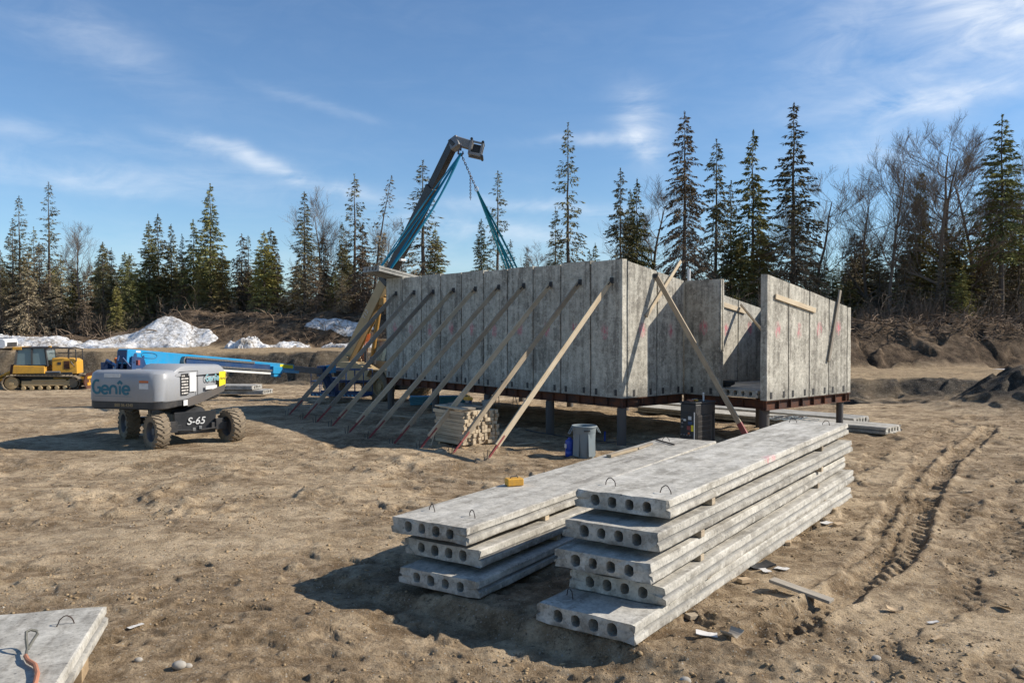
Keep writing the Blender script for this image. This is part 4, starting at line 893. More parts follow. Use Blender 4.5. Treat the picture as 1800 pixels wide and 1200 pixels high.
# ------------------------------------------------------------------ braces against the long wall
TOPS = [(1078, 493), (1018, 496), (967, 500), (918, 502), (873, 505), (835, 508), (795, 510), (762, 513), (726, 514), (693, 516)]
BOT = [(875, 792), (816, 778), (760, 768), (718, 760), (680, 753), (638, 746), (600, 737), (570, 733), (540, 727), (513, 723)]
BOT = [(858, 815), (795, 797), (737, 781), (690, 768), (648, 758), (612, 752), (583, 750), (556, 742), (532, 733), (507, 727)]
ORD = ['nearest the front corner', 'second from the front corner, passing the timber pile', 'third from the front corner, foot behind the timber pile', 'fourth from the front corner', 'fifth from the front corner', 'sixth from the front corner', 'fourth from the far left end', 'third from the far left end', 'second from the far left end', 'at the far left end of the wall']
for i in range(10):
    a = -(.40 + 1.225 * i); u, v = TOPS[i]
    base = BW(a, -.03)
    # height of the wall fixing
    zt = CAM_Z + (573 - v) / F * base.y
    T0 = Vector((base.x, base.y, zt)); gz = 0
    best = None
    for b in np.linspace(-5.5, -2.5, 61):
        q = BW(a - .02 * i, b); uu = 900 + F * q.x / q.y
        if best is None or abs(uu - BOT[i][0]) < best[0]: best = (abs(uu - BOT[i][0]), q)
    g = best[1]; g.z = float(ground_z(np.array([g.x]), np.array([g.y]))[0])
    root = empty('wall_brace', g, 0, 'sloping brace on the long wall, ' + ORD[i], 'brace', 'timber braces along the long wall')
    d = T0 - g; Ld = d.length; dn = d.normalized(); out = Vector((-.768, -.641, 0)); upv = dn.cross(Vector((-.641, .768, 0)))
    foot = dn * .40; top = d - dn * .06
    mt = ('wood', 'wood_old', 'wood', 'wood_old', 'wood_old', 'wood', 'wood', 'wood_grey', 'wood_grey', 'wood_grey')[i]
    me = MB(); Lb = (top - foot).length; me.box((0, 0, 0), (.042, Lb, .15))
    o = me.build('timber', M[mt], root, bevel=.003, segs=1); yv = dn; zv = upv.normalized(); xv = yv.cross(zv).normalized()
    o.matrix_local = Matrix.Translation((foot + top) / 2) @ Matrix((xv, yv, zv)).transposed().to_4x4()
    r = MB(); side = xv
    for sg in (-1, 1): r.beam(dn * .06 + side * sg * .015, dn * .72 + side * sg * .027, .007, .045, up=upv)
    for tt in (.18, .28, .40): r.beam(dn * tt - side * .03, dn * tt + side * .03, .022, .010, up=upv)
    r.tube([dn * .02, dn * .40], .013, 8); r.build('turnbuckle', M['red'], root)
    st = MB(); st.tube([(0, 0, .22), (-.03, -.02, -.2)], .011, 6); st.tube([(-.10, .0, .16), (-.07, -.02, -.2)], .009, 6); st.build('ground_stake', M['black'], root)
    br = MB(); br.beam(d - dn * .2 + upv * .03, d + upv * .02, .12, .01, up=upv); br.box(d + Vector((.015, .012, .0)), (.10, .10, .16)); br.build('wall_bracket', M['black'], root)
def loose_board(name, p0, p1, w, t, mt, label, cat='board', up=(0, 0, 1), extra=None, group=None):
    p0, p1 = Vector(p0), Vector(p1); root_at = p0; m = MB(); L = (p1 - p0).length; m.box((0, L / 2, 0), (w, L, t)); o = m.build(name, M[mt], None, bevel=.003, segs=1)
    y = (p1 - p0).normalized(); z = Vector(up); x = y.cross(z).normalized(); z = x.cross(y); o.matrix_world = Matrix.Translation(p0) @ Matrix((x, y, z)).transposed().to_4x4(); tag(o, label, cat, group); return o
# brace in front of the side wall
T0 = BW(.05, 1.32, 4.62); g = Vector((6.28, 21.1, .0)); root = empty('wall_brace', g, 0, 'steep timber brace leaning on the side wall, crossing in front of the generator', 'brace')
dn = (T0 - g).normalized(); a = Vector(BW(0, 1) - BW(0, 0)); z = dn.cross(a).normalized(); x = dn.cross(z)
m = MB(); m.box((0, 0, 0), (.045, (T0 - g).length - .5, .15)); o = m.build('timber', M['wood_old'], root, bevel=.003, segs=1); o.matrix_local = Matrix.Translation((T0 - g) / 2 + dn * .25) @ Matrix((x, dn, z)).transposed().to_4x4()
r = MB(); r.beam(dn * .3, dn * .85, .055, .152, up=z); r.tube([(0, 0, -.1), dn * .5], .02, 8); r.build('turnbuckle', M['red'], root)
q = MB(); q.box(T0 - g + Vector((-.03, .02, .03)), (.12, .12, .12)); q.build('wall_bracket', M['black'], root)
# brace timber inside the doorway
loose_board('short_brace', BW(.06, 5.3, 3.92), BW(1.6, 5.3, 2.3), .10, .045, 'wood', 'pale timber brace inside the doorway behind the bay wall', 'brace', up=(1, 0, .3))
n_ = Vector(BW(1, 0) - BW(0, 0))
loose_board('wall_board', BW(.032, 4.0, 3.98), BW(.032, 5.6, 3.70), .14, .04, 'wood', 'pale horizontal board fixed to the inner wall seen through the doorway', up=n_)
loose_board('wall_board', BW(.032, .92, 3.52), BW(.032, 2.40, 5.12), .10, .045, 'wood', 'loose board fixed slanting on the side wall, its end above the top', up=n_)
loose_board('wall_board', BW(2.932, 2.68, 4.03), BW(2.932, 4.66, 3.68), .13, .04, 'wood', 'horizontal board spanning three panels of the bay wall', up=n_)
loose_board('wall_board', BW(2.935, 5.38, 2.25), BW(2.945, 5.98, 4.28), .10, .045, 'wood_grey', 'dark board fixed nearly upright near the right end of the bay wall', up=n_)
m = MB(); m.lathe([(.045, 0), (.045, .5)], 12); m.lathe([(.053, .38), (.053, .42)], 12); o = m.build('vent_pipe', M['white'], None, BW(-.1, 2.95, 4.42), smooth=True); tag(o, 'short white pipe end sticking up behind the side wall top', 'pipe')
# black tool bag and hoses on the bay floor
ro = BW(1.05, 3.0, ZW + .235); root = empty('cable_bundle', ro, BR, 'black cables and straps heaped on the floor slab in the doorway', 'cables')
for k in range(7):
    pts = []; a0 = rnd.uniform(0, 6)
    for i in range(14): th = a0 + i * .55; rr = .14 + .05 * k / 3; pts.append((math.cos(th) * rr * 1.9 + rnd.uniform(-.03, .03), math.sin(th) * rr * .8, .02 + .025 * k + rnd.uniform(0, .02)))
    MB().tube(pts, .018, 6).build('cable_coil', M['blackp'], root, smooth=True)
MB().box((.1, 0, .14), (.5, .22, .1), Euler((.1, .12, .2))).build('strap_bag', M['blackp'], root, bevel=.03)

# ------------------------------------------------------------------ lumber stack of short timbers
lc = G(815, 789); lyaw = math.atan2(.641, .768)     # local y runs away to the left, along the timbers
ly = Vector((-.641, .768, 0)); lx = Vector((.768, .641, 0)); lc.z = Hs(lc.x, lc.y)
variants = []
rows = 9; cols = 12; tw = .098
for r_ in range(rows):
    for c_ in range(cols):
        L = rnd.uniform(1.22, 1.34); w = tw * rnd.uniform(.86, .96); h = tw * rnd.uniform(.9, .97)
        if len(variants) < 8:
            m = MB(); m.box((w / 2, L / 2, h / 2), (w, L, h)); o = m.build('timber', M['wood_x'] if False else M['wood'], None, bevel=.004, segs=1); variants.append(o)
        else: o = rnd.choice(variants).copy(); COL.objects.link(o)
        p = lc + lx * (c_ * tw) + ly * rnd.uniform(-.05, .07); o.location = (p.x, p.y, lc.z + .09 + r_ * tw); o.rotation_euler = (0, 0, math.atan2(.641, .768) + rnd.uniform(-.012, .012))
        NO = ('first', 'second', 'third', 'fourth', 'fifth', 'sixth', 'seventh', 'eighth', 'ninth', 'tenth', 'eleventh', 'twelfth'); tag(o, 'short timber in the pile, %s row up, %s from the left of the sunlit ends' % (NO[r_], NO[c_]), 'timber', 'short timbers in the pile')
m = MB()
for yy in (.15, 1.1): m.box((.6, yy, .045), (1.25, .09, .08))
m.box((.6, -.02, .02), (1.3, .16, .03)); o = m.build('timber_skid', M['wood_x'], None, lc, (0, 0, math.atan2(.641, .768))); tag(o, 'timber runners under the pile of short timbers', 'skid')
loose_board('board', lc + lx * .05 + ly * .0 + Vector((0, 0, 1.03)), lc + lx * .08 + ly * 1.3 + Vector((0, 0, 1.05)), .20, .04, 'wood', 'light board on the near edge on top of the timber pile')
loose_board('board', lc + lx * .35 + ly * .1 + Vector((0, 0, 1.03)), lc + lx * .42 + ly * 1.4 + Vector((0, 0, 1.05)), .24, .04, 'wood_grey', 'grey board lying on the middle of the timber pile')
loose_board('board', lc + lx * .75 + ly * .3 + Vector((0, 0, 1.04)), lc + lx * .7 + ly * 1.5 + Vector((0, 0, 1.06)), .28, .04, 'wood_grey', 'wide grey board at the back on top of the timber pile')
loose_board('board', lc - lx * .35 + ly * 1.0 + Vector((0, 0, .0)), lc - lx * .07 + ly * 1.1 + Vector((0, 0, .6)), .03, .02, 'wood', 'thin stick leaning on the left side of the timber pile')
# small yellow saw, buckets
so = lc + lx * .75 + ly * .85 + Vector((0, 0, 1.09)); root = empty('circular_saw', so, .8, 'small yellow circular saw on the grey boards of the timber pile', 'saw')
MB().lathe([(.001, -.006), (.09, -.006), (.09, .006), (.001, .006)], 20, (0, 0, .10), 'X').build('blade', M['steel'], root)
MB().box((.05, 0, .0), (.16, .28, .008)).build('base_plate', M['steel'], root)
MB().lathe([(.02, .0), (.055, .02), (.055, .16), (.03, .19)], 14, (.02, .02, .12), 'X').build('motor', M['yel'], root, smooth=True)
MB().tube([(0, -.1, .10), (0, -.08, .2), (0, .02, .24), (0, .12, .2), (0, .14, .1)], .018, 8).build('handle', M['yel'], root, smooth=True)
MB().box((-.02, 0, .14), (.03, .2, .1)).build('guard', M['yel'], root, bevel=.01)
def bucket(p, r, h, mt, label, handle=True, cat='bucket', name='bucket', tilt=(0, 0, 0)):
    root = empty(name, p, 0, label, cat); root.rotation_euler = tilt
    MB().lathe([(r * .85, 0), (r, h), (r * 1.06, h), (r * 1.06, h * .93), (r * 1.0, h * .93)], 24, cap=False).lathe([(r * .98, h * .995), (r * .8, .02), (.001, .02)], 24, cap=False).build('shell', M[mt], root, smooth=True)
    if handle:
        pts = [(math.cos(t) * r * 1.08, -.02 - math.sin(t) * r * .35, h * .92 - math.sin(t) * r * .7) for t in np.linspace(0, PI, 12)]; MB().tube(pts, .006, 6).build('handle', M['steel'], root, smooth=True)
    return root
bucket(lc + lx * 1.02 + ly * .35 + Vector((0, 0, 1.0)), .11, .2, 'can', 'grey pail on the right end of the timber pile')
bucket(lc + lx * .95 + ly * 1.05 + Vector((0, 0, 1.0)), .10, .18, 'dblue', 'dark blue pail at the back right of the timber pile')

# ------------------------------------------------------------------ bin, blue drum, generator, bits under the floor
q = G(1027, 803); q.z = Hs(q.x, q.y) - .01; root = empty('trash_can', q, .3, 'tall grey plastic trash can with two side handles by the slab stacks', 'trash can')
H_ = .80; pr = [(.235, 0), (.24, .03), (.262, .42), (.275, .60), (.283, .62), (.292, H_ - .05), (.312, H_ - .045), (.318, H_ - .015), (.305, H_), (.288, H_ - .01), (.272, .5), (.23, .04), (.001, .03)]
MB().lathe(pr, 36).build('shell', M['can'], root, smooth=True)
for k in range(4):
    a = k * PI / 2 + .35; m = MB(); m.box((.268 * math.cos(a), .268 * math.sin(a), .33), (.016, .22, .56), Euler((0, -.04, a))); m.build('raised_panel', M['can'], root, bevel=.008)
for sg in (-1, 1):
    m = MB(); m.tube([(sg * .31, -.05, H_ - .03), (sg * .37, -.05, H_ - .13), (sg * .405, -.05, H_ - .19), (sg * .405, .05, H_ - .19), (sg * .37, .05, H_ - .13), (sg * .31, .05, H_ - .03)], .014, 8); m.build('handle', M['can'], root, smooth=True)
MB().box((-.045, -.2895, .69), (.15, .012, .035), Euler((-.05, 0, -.15))).build('emblem', M['black'], root)
q = G(1001.5, 802); root = empty('blue_jug', (q.x, q.y, Hs(q.x, q.y)), 0, 'small bright blue plastic drum standing against the grey trash can', 'drum')
MB().lathe([(.10, 0), (.115, .02), (.115, .14), (.108, .15), (.115, .16), (.115, .36), (.108, .40), (.06, .43), (.06, .45)], 24).build('shell', M['bluep'], root, smooth=True)
MB().lathe([(.045, .44), (.045, .475), (.001, .475)], 16).build('cap', M['bluep'], root, smooth=True); MB().box((-.108, -.05, .27), (.02, .08, .10), Euler((0, 0, .45))).build('sticker', M['white'], root, bevel=.004)

def generator():
    g = Vector((4.74, 21.15, Hs(4.7, 21.2))); yw = BR + .03; root = empty('welder_generator', g, yw, 'black engine generator with a coloured control panel between slab stack and side wall', 'generator')
    # local x = towards right camera, local -y faces left camera; size .50 along -x, .95 along y
    W, D, Hh = .52, .92, 1.18
    MB().box((-W / 2, D / 2, .67), (W - .03, D - .03, 1.10)).build('cabinet', M['black'], root, bevel=.035, segs=3)
    MB().box((-W / 2, D / 2, 1.245), (W, D, .05)).build('lid', M['blackp'], root, bevel=.015)
    m = MB(); 
    for sg in (0, 1): m.box((-W * sg, D / 2, .06), (.06, D * 1.05, .10))
    m.build('skid', M['black'], root, bevel=.01)
    m = MB()
    for k in range(17): m.box((.0, .12 + k * .034, .58), (.014, .012, .72))
    for k in range(6): m.box((.003, .39, .25 + k * .13), (.014, .60, .012))
    m.build('grille', M['steel'] if False else M['pile'], root)
    m = MB(); m.box((.0, D - .11, .6), (.012, .05, .78)); m.box((.0, .05, .6), (.012, .03, .78)); m.build('corner_trim', M['blackp'], root)
    MB().box((-W / 2, -.004, .62), (W - .10, .02, .76)).build('control_panel', M['blackp'], root, bevel=.004)
    for (x, z, sx, sz, mt) in ((-.17, .86, .10, .09, 'white'), (-.16, .73, .13, .08, 'dblue'), (-.19, .60, .14, .10, 'red'), (-.09, .60, .08, .16, 'hertz'), (-.33, .80, .08, .05, 'white'), (-.20, .46, .05, .05, 'orange')):
        MB().box((x, -.017, z), (sx, .006, sz)).build('decal', M[mt], root)
    m = MB()
    for k in range(4): m.lathe([(.018, -.05), (.022, -.012), (.022, .0)], 12, (-.42 + k * .09, 0, .42), 'Y')
    for k in range(3): m.lathe([(.022, -.04), (.028, -.012), (.028, .0)], 14, (-.40, 0, .62 + k * .1), 'Y')
    m.build('knobs', M['steel'], root, smooth=True)
    MB().box((-.03, -.016, .62), (.03, .01, .8)).build('light_trim', M['white'], root, bevel=.004)
    MB().tube([(-.2, .62, 1.26), (-.2, .62, 1.41), (-.19, .60, 1.46), (-.13, .52, 1.48)], .024, 10).build('exhaust_pipe', M['white'], root, smooth=True)
    m = MB(); m.tube([(-W * .5, .15, 1.27), (-W * .5, .2, 1.33), (-W * .5, .42, 1.33), (-W * .5, .47, 1.27)], .012, 8); m.build('lifting_eye', M['steel'], root, smooth=True)
    gl = empty('work_gloves', g + Vector((-.05, .30, 1.28)), .4, 'orange and tan work gloves on top of the generator', 'gloves')
    for k in range(2):
        m = MB(); m.box((k * .14, 0, .025), (.09, .12, .035)); 
        for f in range(4): m.tube([(k * .14 - .033 + f * .022, .05, .025), (k * .14 - .035 + f * .023, .10, .035), (k * .14 - .036 + f * .024, .145, .022)], .010, 6)
        m.tube([(k * .14 + .04, -.01, .025), (k * .14 + .075, .03, .03), (k * .14 + .085, .07, .02)], .011, 6); m.build('glove', M['yel'] if k else M['rope'], gl, bevel=.004)
generator()
q = G(1186, 782); bucket(Vector((4.15, 20.9, Hs(4.1, 20.9))), .14, .34, 'dblue', 'dark bucket on the ground left of the generator', name='bucket')
m = MB(); m.box((0, 0, .13), (.30, .26, .26), taper=(.85, .85)); o = m.build('concrete_block', M['slab_grey'], None, (5.75, 21.6, 0), (0, 0, .5), bevel=.03); tag(o, 'grey concrete block right of the generator beside the brace foot', 'block')
# foam boards, sawhorse, stake and cable beneath and in front of the floor
root = empty('foam_board_pack', (-4.05, 32.5, Hs(-4, 32.5)), .12, 'turquoise foam boards lying flat in the shade beneath the building', 'foam boards')
for k in range(4): MB().box((1.2 + rnd.uniform(-.04, .04), .3, .06 + k * .085), (2.4, .62, .075)).build('foam_board', M['foam'], root, bevel=.004, segs=1)
q = G(889, 722); root = empty('sawhorse', (q.x, q.y + 1.5, Hs(q.x, q.y + 1.5)), .5, 'thin-legged sawhorse in the shade beneath the building', 'sawhorse')
MB().box((0, 0, .62), (.9, .08, .07)).build('top_rail', M['wood_old'], root)
for a in (-1, 1):
    for b in (-1, 1): MB().tube([(a * .35, b * .03, .6), (a * .42, b * .22, 0)], .014, 6).build('leg', M['steel'], root)
pts = [G(u, v) + Vector((0, 0, .025)) for u, v in ((905, 752), (940, 760), (990, 768), (1045, 775), (1080, 779), (1115, 778), (1150, 775), (1190, 768))]; o = MB().tube(pts, .014, 6).build('power_cable', M['black'], None, smooth=True); tag(o, 'black power cable on the shaded ground beside the corner post', 'cable')
q = G(1063, 776); m = MB(); m.box((0, 0, .12), (.035, .02, .34)); o = m.build('survey_stake', M['bluep'], None, (q.x, q.y, Hs(q.x, q.y)), (.05, 0, .2)); tag(o, 'small blue survey stake between trash can and corner post', 'stake')
def gb(u0, v0, u1, v1, w, t, mt, label, lift=.03, name='board', cat='board'):
    a = G(u0, v0); b = G(u1, v1); za = float(ground_z(np.array([a.x]), np.array([a.y]))[0]); zb = float(ground_z(np.array([b.x]), np.array([b.y]))[0]); a.z = za + lift; b.z = zb + lift; return loose_board(name, a, b, w, t, mt, label, cat)
gb(622, 722, 745, 739, .12, .04, 'wood_old', 'long old board on the ground behind the brace feet'); gb(905, 781, 965, 776, .09, .03, 'wood', 'thin light board on the ground left of the blue drum'); gb(1356, 1038, 1462, 1062, .15, .035, 'wood_grey', 'dark weathered plank half sunk in the dirt right of the slab stack', .115)
# things on the low stack
zt = ST2[2][2] + .205
loose_board('board', P(1070, 801, zt + .03), P(1117, 788, zt + .03), .10, .05, 'wood', 'short fresh board lying on the edge of the low slab stack'); loose_board('board', P(1120, 788, zt + .02), P(1145, 779, zt + .02), .08, .03, 'wood_old', 'old narrow board beyond the fresh one on the low slab stack')
o = MB().tube([P(1153, 772, zt + .02), P(1185, 781, zt + .02)], .016, 8).build('steel_bar', M['rebar'], None, smooth=True); tag(o, 'dark steel bar at the far end on the low slab stack', 'bar')
q = P(898, 853, zt); root = empty('tool_case', (q.x + .05, q.y, zt), .35, 'small yellow tool case on the left edge of the low slab stack', 'case'); MB().box((0, 0, .06), (.26, .16, .11)).build('case_body', M['yel'], root, bevel=.015); MB().tube([(-.06, 0, .115), (-.05, 0, .14), (.05, 0, .14), (.06, 0, .115)], .009, 6).build('handle', M['black'], root)
# wire bundle on the top slab of the near stack
zt5 = STK[4][2] + .205; root = empty('wire_bundle', P(1405, 738, zt5), 0, 'loose tangle of thin green wire on the far end of the top slab', 'wire')
for k in range(6):
    c = P(1405 + rnd.uniform(-25, 25), 739 + rnd.uniform(-2, 3), zt5); pts = [(c.x - root.location.x + math.cos(t * 1.3 + k) * .32 * (1 + .3 * math.sin(k + t)), c.y - root.location.y + math.sin(t) * .20, .02 + .05 * abs(math.sin(t * 1.7 + k))) for t in np.linspace(0, 7, 26)]; MB().tube(pts, .005, 5).build('wire_loop', M['can'] if k % 2 else M['rebar'], root, smooth=True)
# tie wires and paper strip on slab three
root_p = P(1460, 812, .745)
def scrap(u, v, sx, sy, mt, label, curl=.0, lift=.012, yaw=None, name='scrap', cat='scrap', th=.006, tilt=0.0, z=None):
    g = G(u, v); gz = float(ground_z(np.array([g.x]), np.array([g.y]))[0]) if z is None else z; n = 7; top = []; 
    for i in range(n + 1):
        for j in (0, 1): s = i / n - .5; top.append((s * sx, (j - .5) * sy * (1 + .15 * math.sin(i)), curl * s * s * 4 * sx * .5 + rnd.uniform(-.002, .002)))
    k = len(top); vs = [(a, b, c + th / 2) for a, b, c in top] + [(a, b, c - th / 2) for a, b, c in top]; fs = []
    for i in range(n):
        a = 2 * i; fs += [(a, a + 1, a + 3, a + 2), (k + a, k + a + 2, k + a + 3, k + a + 1), (a, a + 2, k + a + 2, k + a), (a + 1, k + a + 1, k + a + 3, a + 3)]
    fs += [(0, k, k + 1, 1), (k - 2, k - 1, 2 * k - 1, 2 * k - 2)]
    o = MB().add(vs, fs).build(name, M[mt], None, (g.x, g.y, gz + lift + .01), (tilt, rnd.uniform(-.12, .12), rnd.uniform(0, 3) if yaw is None else yaw)); return tag(o, label, cat)
def block(u, v, d, mt, label, yaw=None):
    g = G(u, v); gz = float(ground_z(np.array([g.x]), np.array([g.y]))[0]); o = MB().box((0, 0, d[2] / 2), d).build('wood_block', M[mt], None, (g.x, g.y, gz + .005), (rnd.uniform(-.12, .12), rnd.uniform(-.12, .12), rnd.uniform(0, 3) if yaw is None else yaw), bevel=.004, segs=1); return tag(o, label, 'wood block')
scrap(1345, 1009, .16, .10, 'paper', 'white scrap beside the dark rag close to the slab stack'); scrap(1374, 1003, .17, .12, 'paper', 'beige flat scrap right of the white one near the slab stack'); block(1308, 1028, (.15, .11, .05), 'chip', 'square light wood offcut beside the bottom slab of the near stack', .4)
scrap(1242, 1121, .22, .12, 'paper', 'white flat scrap in the foreground right of the slab stack', .05, yaw=-.2); scrap(1286, 1124, .20, .15, 'wood_grey', 'dark curled piece of bark in the foreground beside a white scrap', .55, .04, .7, 'bark_piece', 'bark', .012)
scrap(1573, 1077, .17, .10, 'chip', 'curved pale wood chip in the foreground right of the dark plank', .35, .02, -.3); scrap(1766, 1073, .17, .08, 'chip', 'brown wood chip near the right edge of the photo', .1, .02, 1.9, tilt=.5); block(1218, 1077, (.20, .10, .05), 'wood_old', 'brown wood offcut tucked under the bottom slab near its front', .6)
block(1474, 922, (.16, .11, .05), 'chip', 'light wood offcut at the far lower edge of the slab stack', .3); scrap(1452, 919, .20, .13, 'paper', 'white scrap behind the far offcut beside the slab stack'); block(1385, 958, (.14, .09, .05), 'chip', 'small wood offcut halfway along the slab stack', 1.2)
scrap(1640, 1092, .12, .05, 'paper', 'small pale chip right of the curved wood chip', 0, yaw=.1); scrap(1648, 1128, .17, .035, 'chip', 'thin pale splinter in the right foreground', 0, yaw=.5, th=.012); scrap(1336, 998, .34, .22, 'black', 'dark rag on the dirt right of the slab stack', .15, .02, .3, 'rag', 'rag', .02)
scrap(238, 1098, .17, .05, 'paper', 'white splinter on the dirt right of the lower left slab', 0, yaw=.9); scrap(40, 721, .9, .05, 'wood', 'long pale lath on the dirt left of the boom lift', 0, yaw=.05, th=.02)
for (u, v, s, lab) in ((1540, 1152, .055, 'bluish stone in the right foreground'), (1205, 1190, .065, 'round pale stone at the bottom edge below the slab stack'), (315, 1175, .075, 'larger rounded stone in the left foreground'), (330, 1170, .05, 'smaller stone touching the larger one in the left foreground'), (243, 1161, .045, 'lone pale stone right of the lower left slab')):
    g = G(u, v); v0, f0 = icos(); r2 = np.random.RandomState(int(u)); V = v0 * (1 + .25 * (r2.rand(len(v0), 1) - .5)) * np.array([s * 1.2, s, s * .75]); o = np_mesh('stone', V, f0, M['stone']); o.location = (g.x, g.y, float(ground_z(np.array([g.x]), np.array([g.y]))[0]) + s * .35); o.data.polygons.foreach_set('use_smooth', [True] * len(f0)); tag(o, lab, 'stone')
    sb = o.modifiers.new('round', 'SUBSURF'); sb.levels = 1; sb.render_levels = 1
# ------------------------------------------------------------------ vehicles
def wheel(parent, loc, rz, R, W, side, mt_t='tyre', name='wheel', lug=.035, nl=20, rim='rim', rr=.56):
    """wheel with its axle along local x; side = +1 if the outer face looks to local +x"""
    m = MB(); pr = [(R * rr, -W * .42), (R * .80, -W * .5), (R * .93, -W * .47), (R * .97, -W * .38), (R * .975, 0), (R * .97, W * .38), (R * .93, W * .47), (R * .80, W * .5), (R * rr, W * .42)]
    m.lathe(pr, 40, axis='X', cap=False)
    for k in range(nl):
        for sg in (-1, 1):
            a = 2 * PI * (k + (.5 if sg > 0 else 0)) / nl; M1 = Matrix.Rotation(a, 3, 'X'); c = M1 @ Vector((sg * W * .245, 0, R * .975)); M2 = M1 @ Matrix.Rotation(sg * .55, 3, 'Z'); m.box(c, (W * .56, R * .125, lug * 1.6), M2)
            c = M1 @ Vector((sg * W * .485, 0, R * .90)); m.box(c, (W * .07, R * .12, R * .13), M1)
    w = m.build(name, M[mt_t], parent, loc, (0, 0, rz), smooth=True)
    q = MB(); s = side; q.lathe([(R * rr * 1.03, s * W * .44), (R * rr * .98, s * W * .40), (R * rr * .93, s * W * .12), (R * .2, s * W * .10), (R * .2, s * W * .26), (R * .001, s * W * .27)], 28, axis='X', cap=False)
    q.lathe([(R * rr * 1.03, s * W * .44), (R * rr * 1.03, -s * W * .44), (R * rr * 1.0, -s * W * .42), (R * rr * .93, -s * W * .3), (R * rr * .9, s * W * .0), (.001, s * W * .0)], 28, axis='X', cap=False)
    for k in range(9): a = 2 * PI * k / 9; q.lathe([(.018, s * W * .10), (.018, s * W * .17), (.001, s * W * .17)], 6, (0, math.cos(a) * R * .33, math.sin(a) * R * .33), 'X')
    q.build('rim', M[rim], w, smooth=True); return w

def strokes(name, lines, w, mt, parent, loc, rot):
    m = MB(); k = 0
    for pl in lines:
        for i, (a, b) in enumerate(zip(pl[:-1], pl[1:])):
            k += 1; e = .0016 + .00009 * k; dx, dy = b[0] - a[0], b[1] - a[1]; l = math.hypot(dx, dy)
            m.box(((a[0] + b[0]) / 2, (a[1] + b[1]) / 2, e / 2), (l, w, e), Euler((0, 0, math.atan2(dy, dx))))
            if i: m.lathe([(w / 2, 0), (w / 2, e * .97)], 12, (a[0], a[1], 0))
    return m.build(name, mt, parent, loc, rot)
def logo_lines(k=1.0):
    arc = lambda cx, cy, rx, ry, a0, a1, n=12: [(k * (cx + rx * math.cos(rad(a0 + (a1 - a0) * i / n))), k * (cy + ry * math.sin(rad(a0 + (a1 - a0) * i / n)))) for i in range(n + 1)]
    e = lambda cx: [[(k * (cx - .10), k * .115), (k * (cx + .10), k * .115)] + arc(cx, .115, .105, .105, 5, 320, 14)]
    return [arc(.15, .19, .135, .17, 62, 300, 14) + [(k * .245, k * .10), (k * .245, k * .17), (k * .16, k * .17)]] + e(.40) + [[(k * .56, 0), (k * .56, k * .12)] + arc(.66, .12, .10, .10, 180, 0, 8) + [(k * .76, 0)]] + [[(k * .87, 0), (k * .87, k * .22)]] + [[(k * .80, k * .27), (k * .87, k * .335), (k * .94, k * .27)]] + e(1.06)
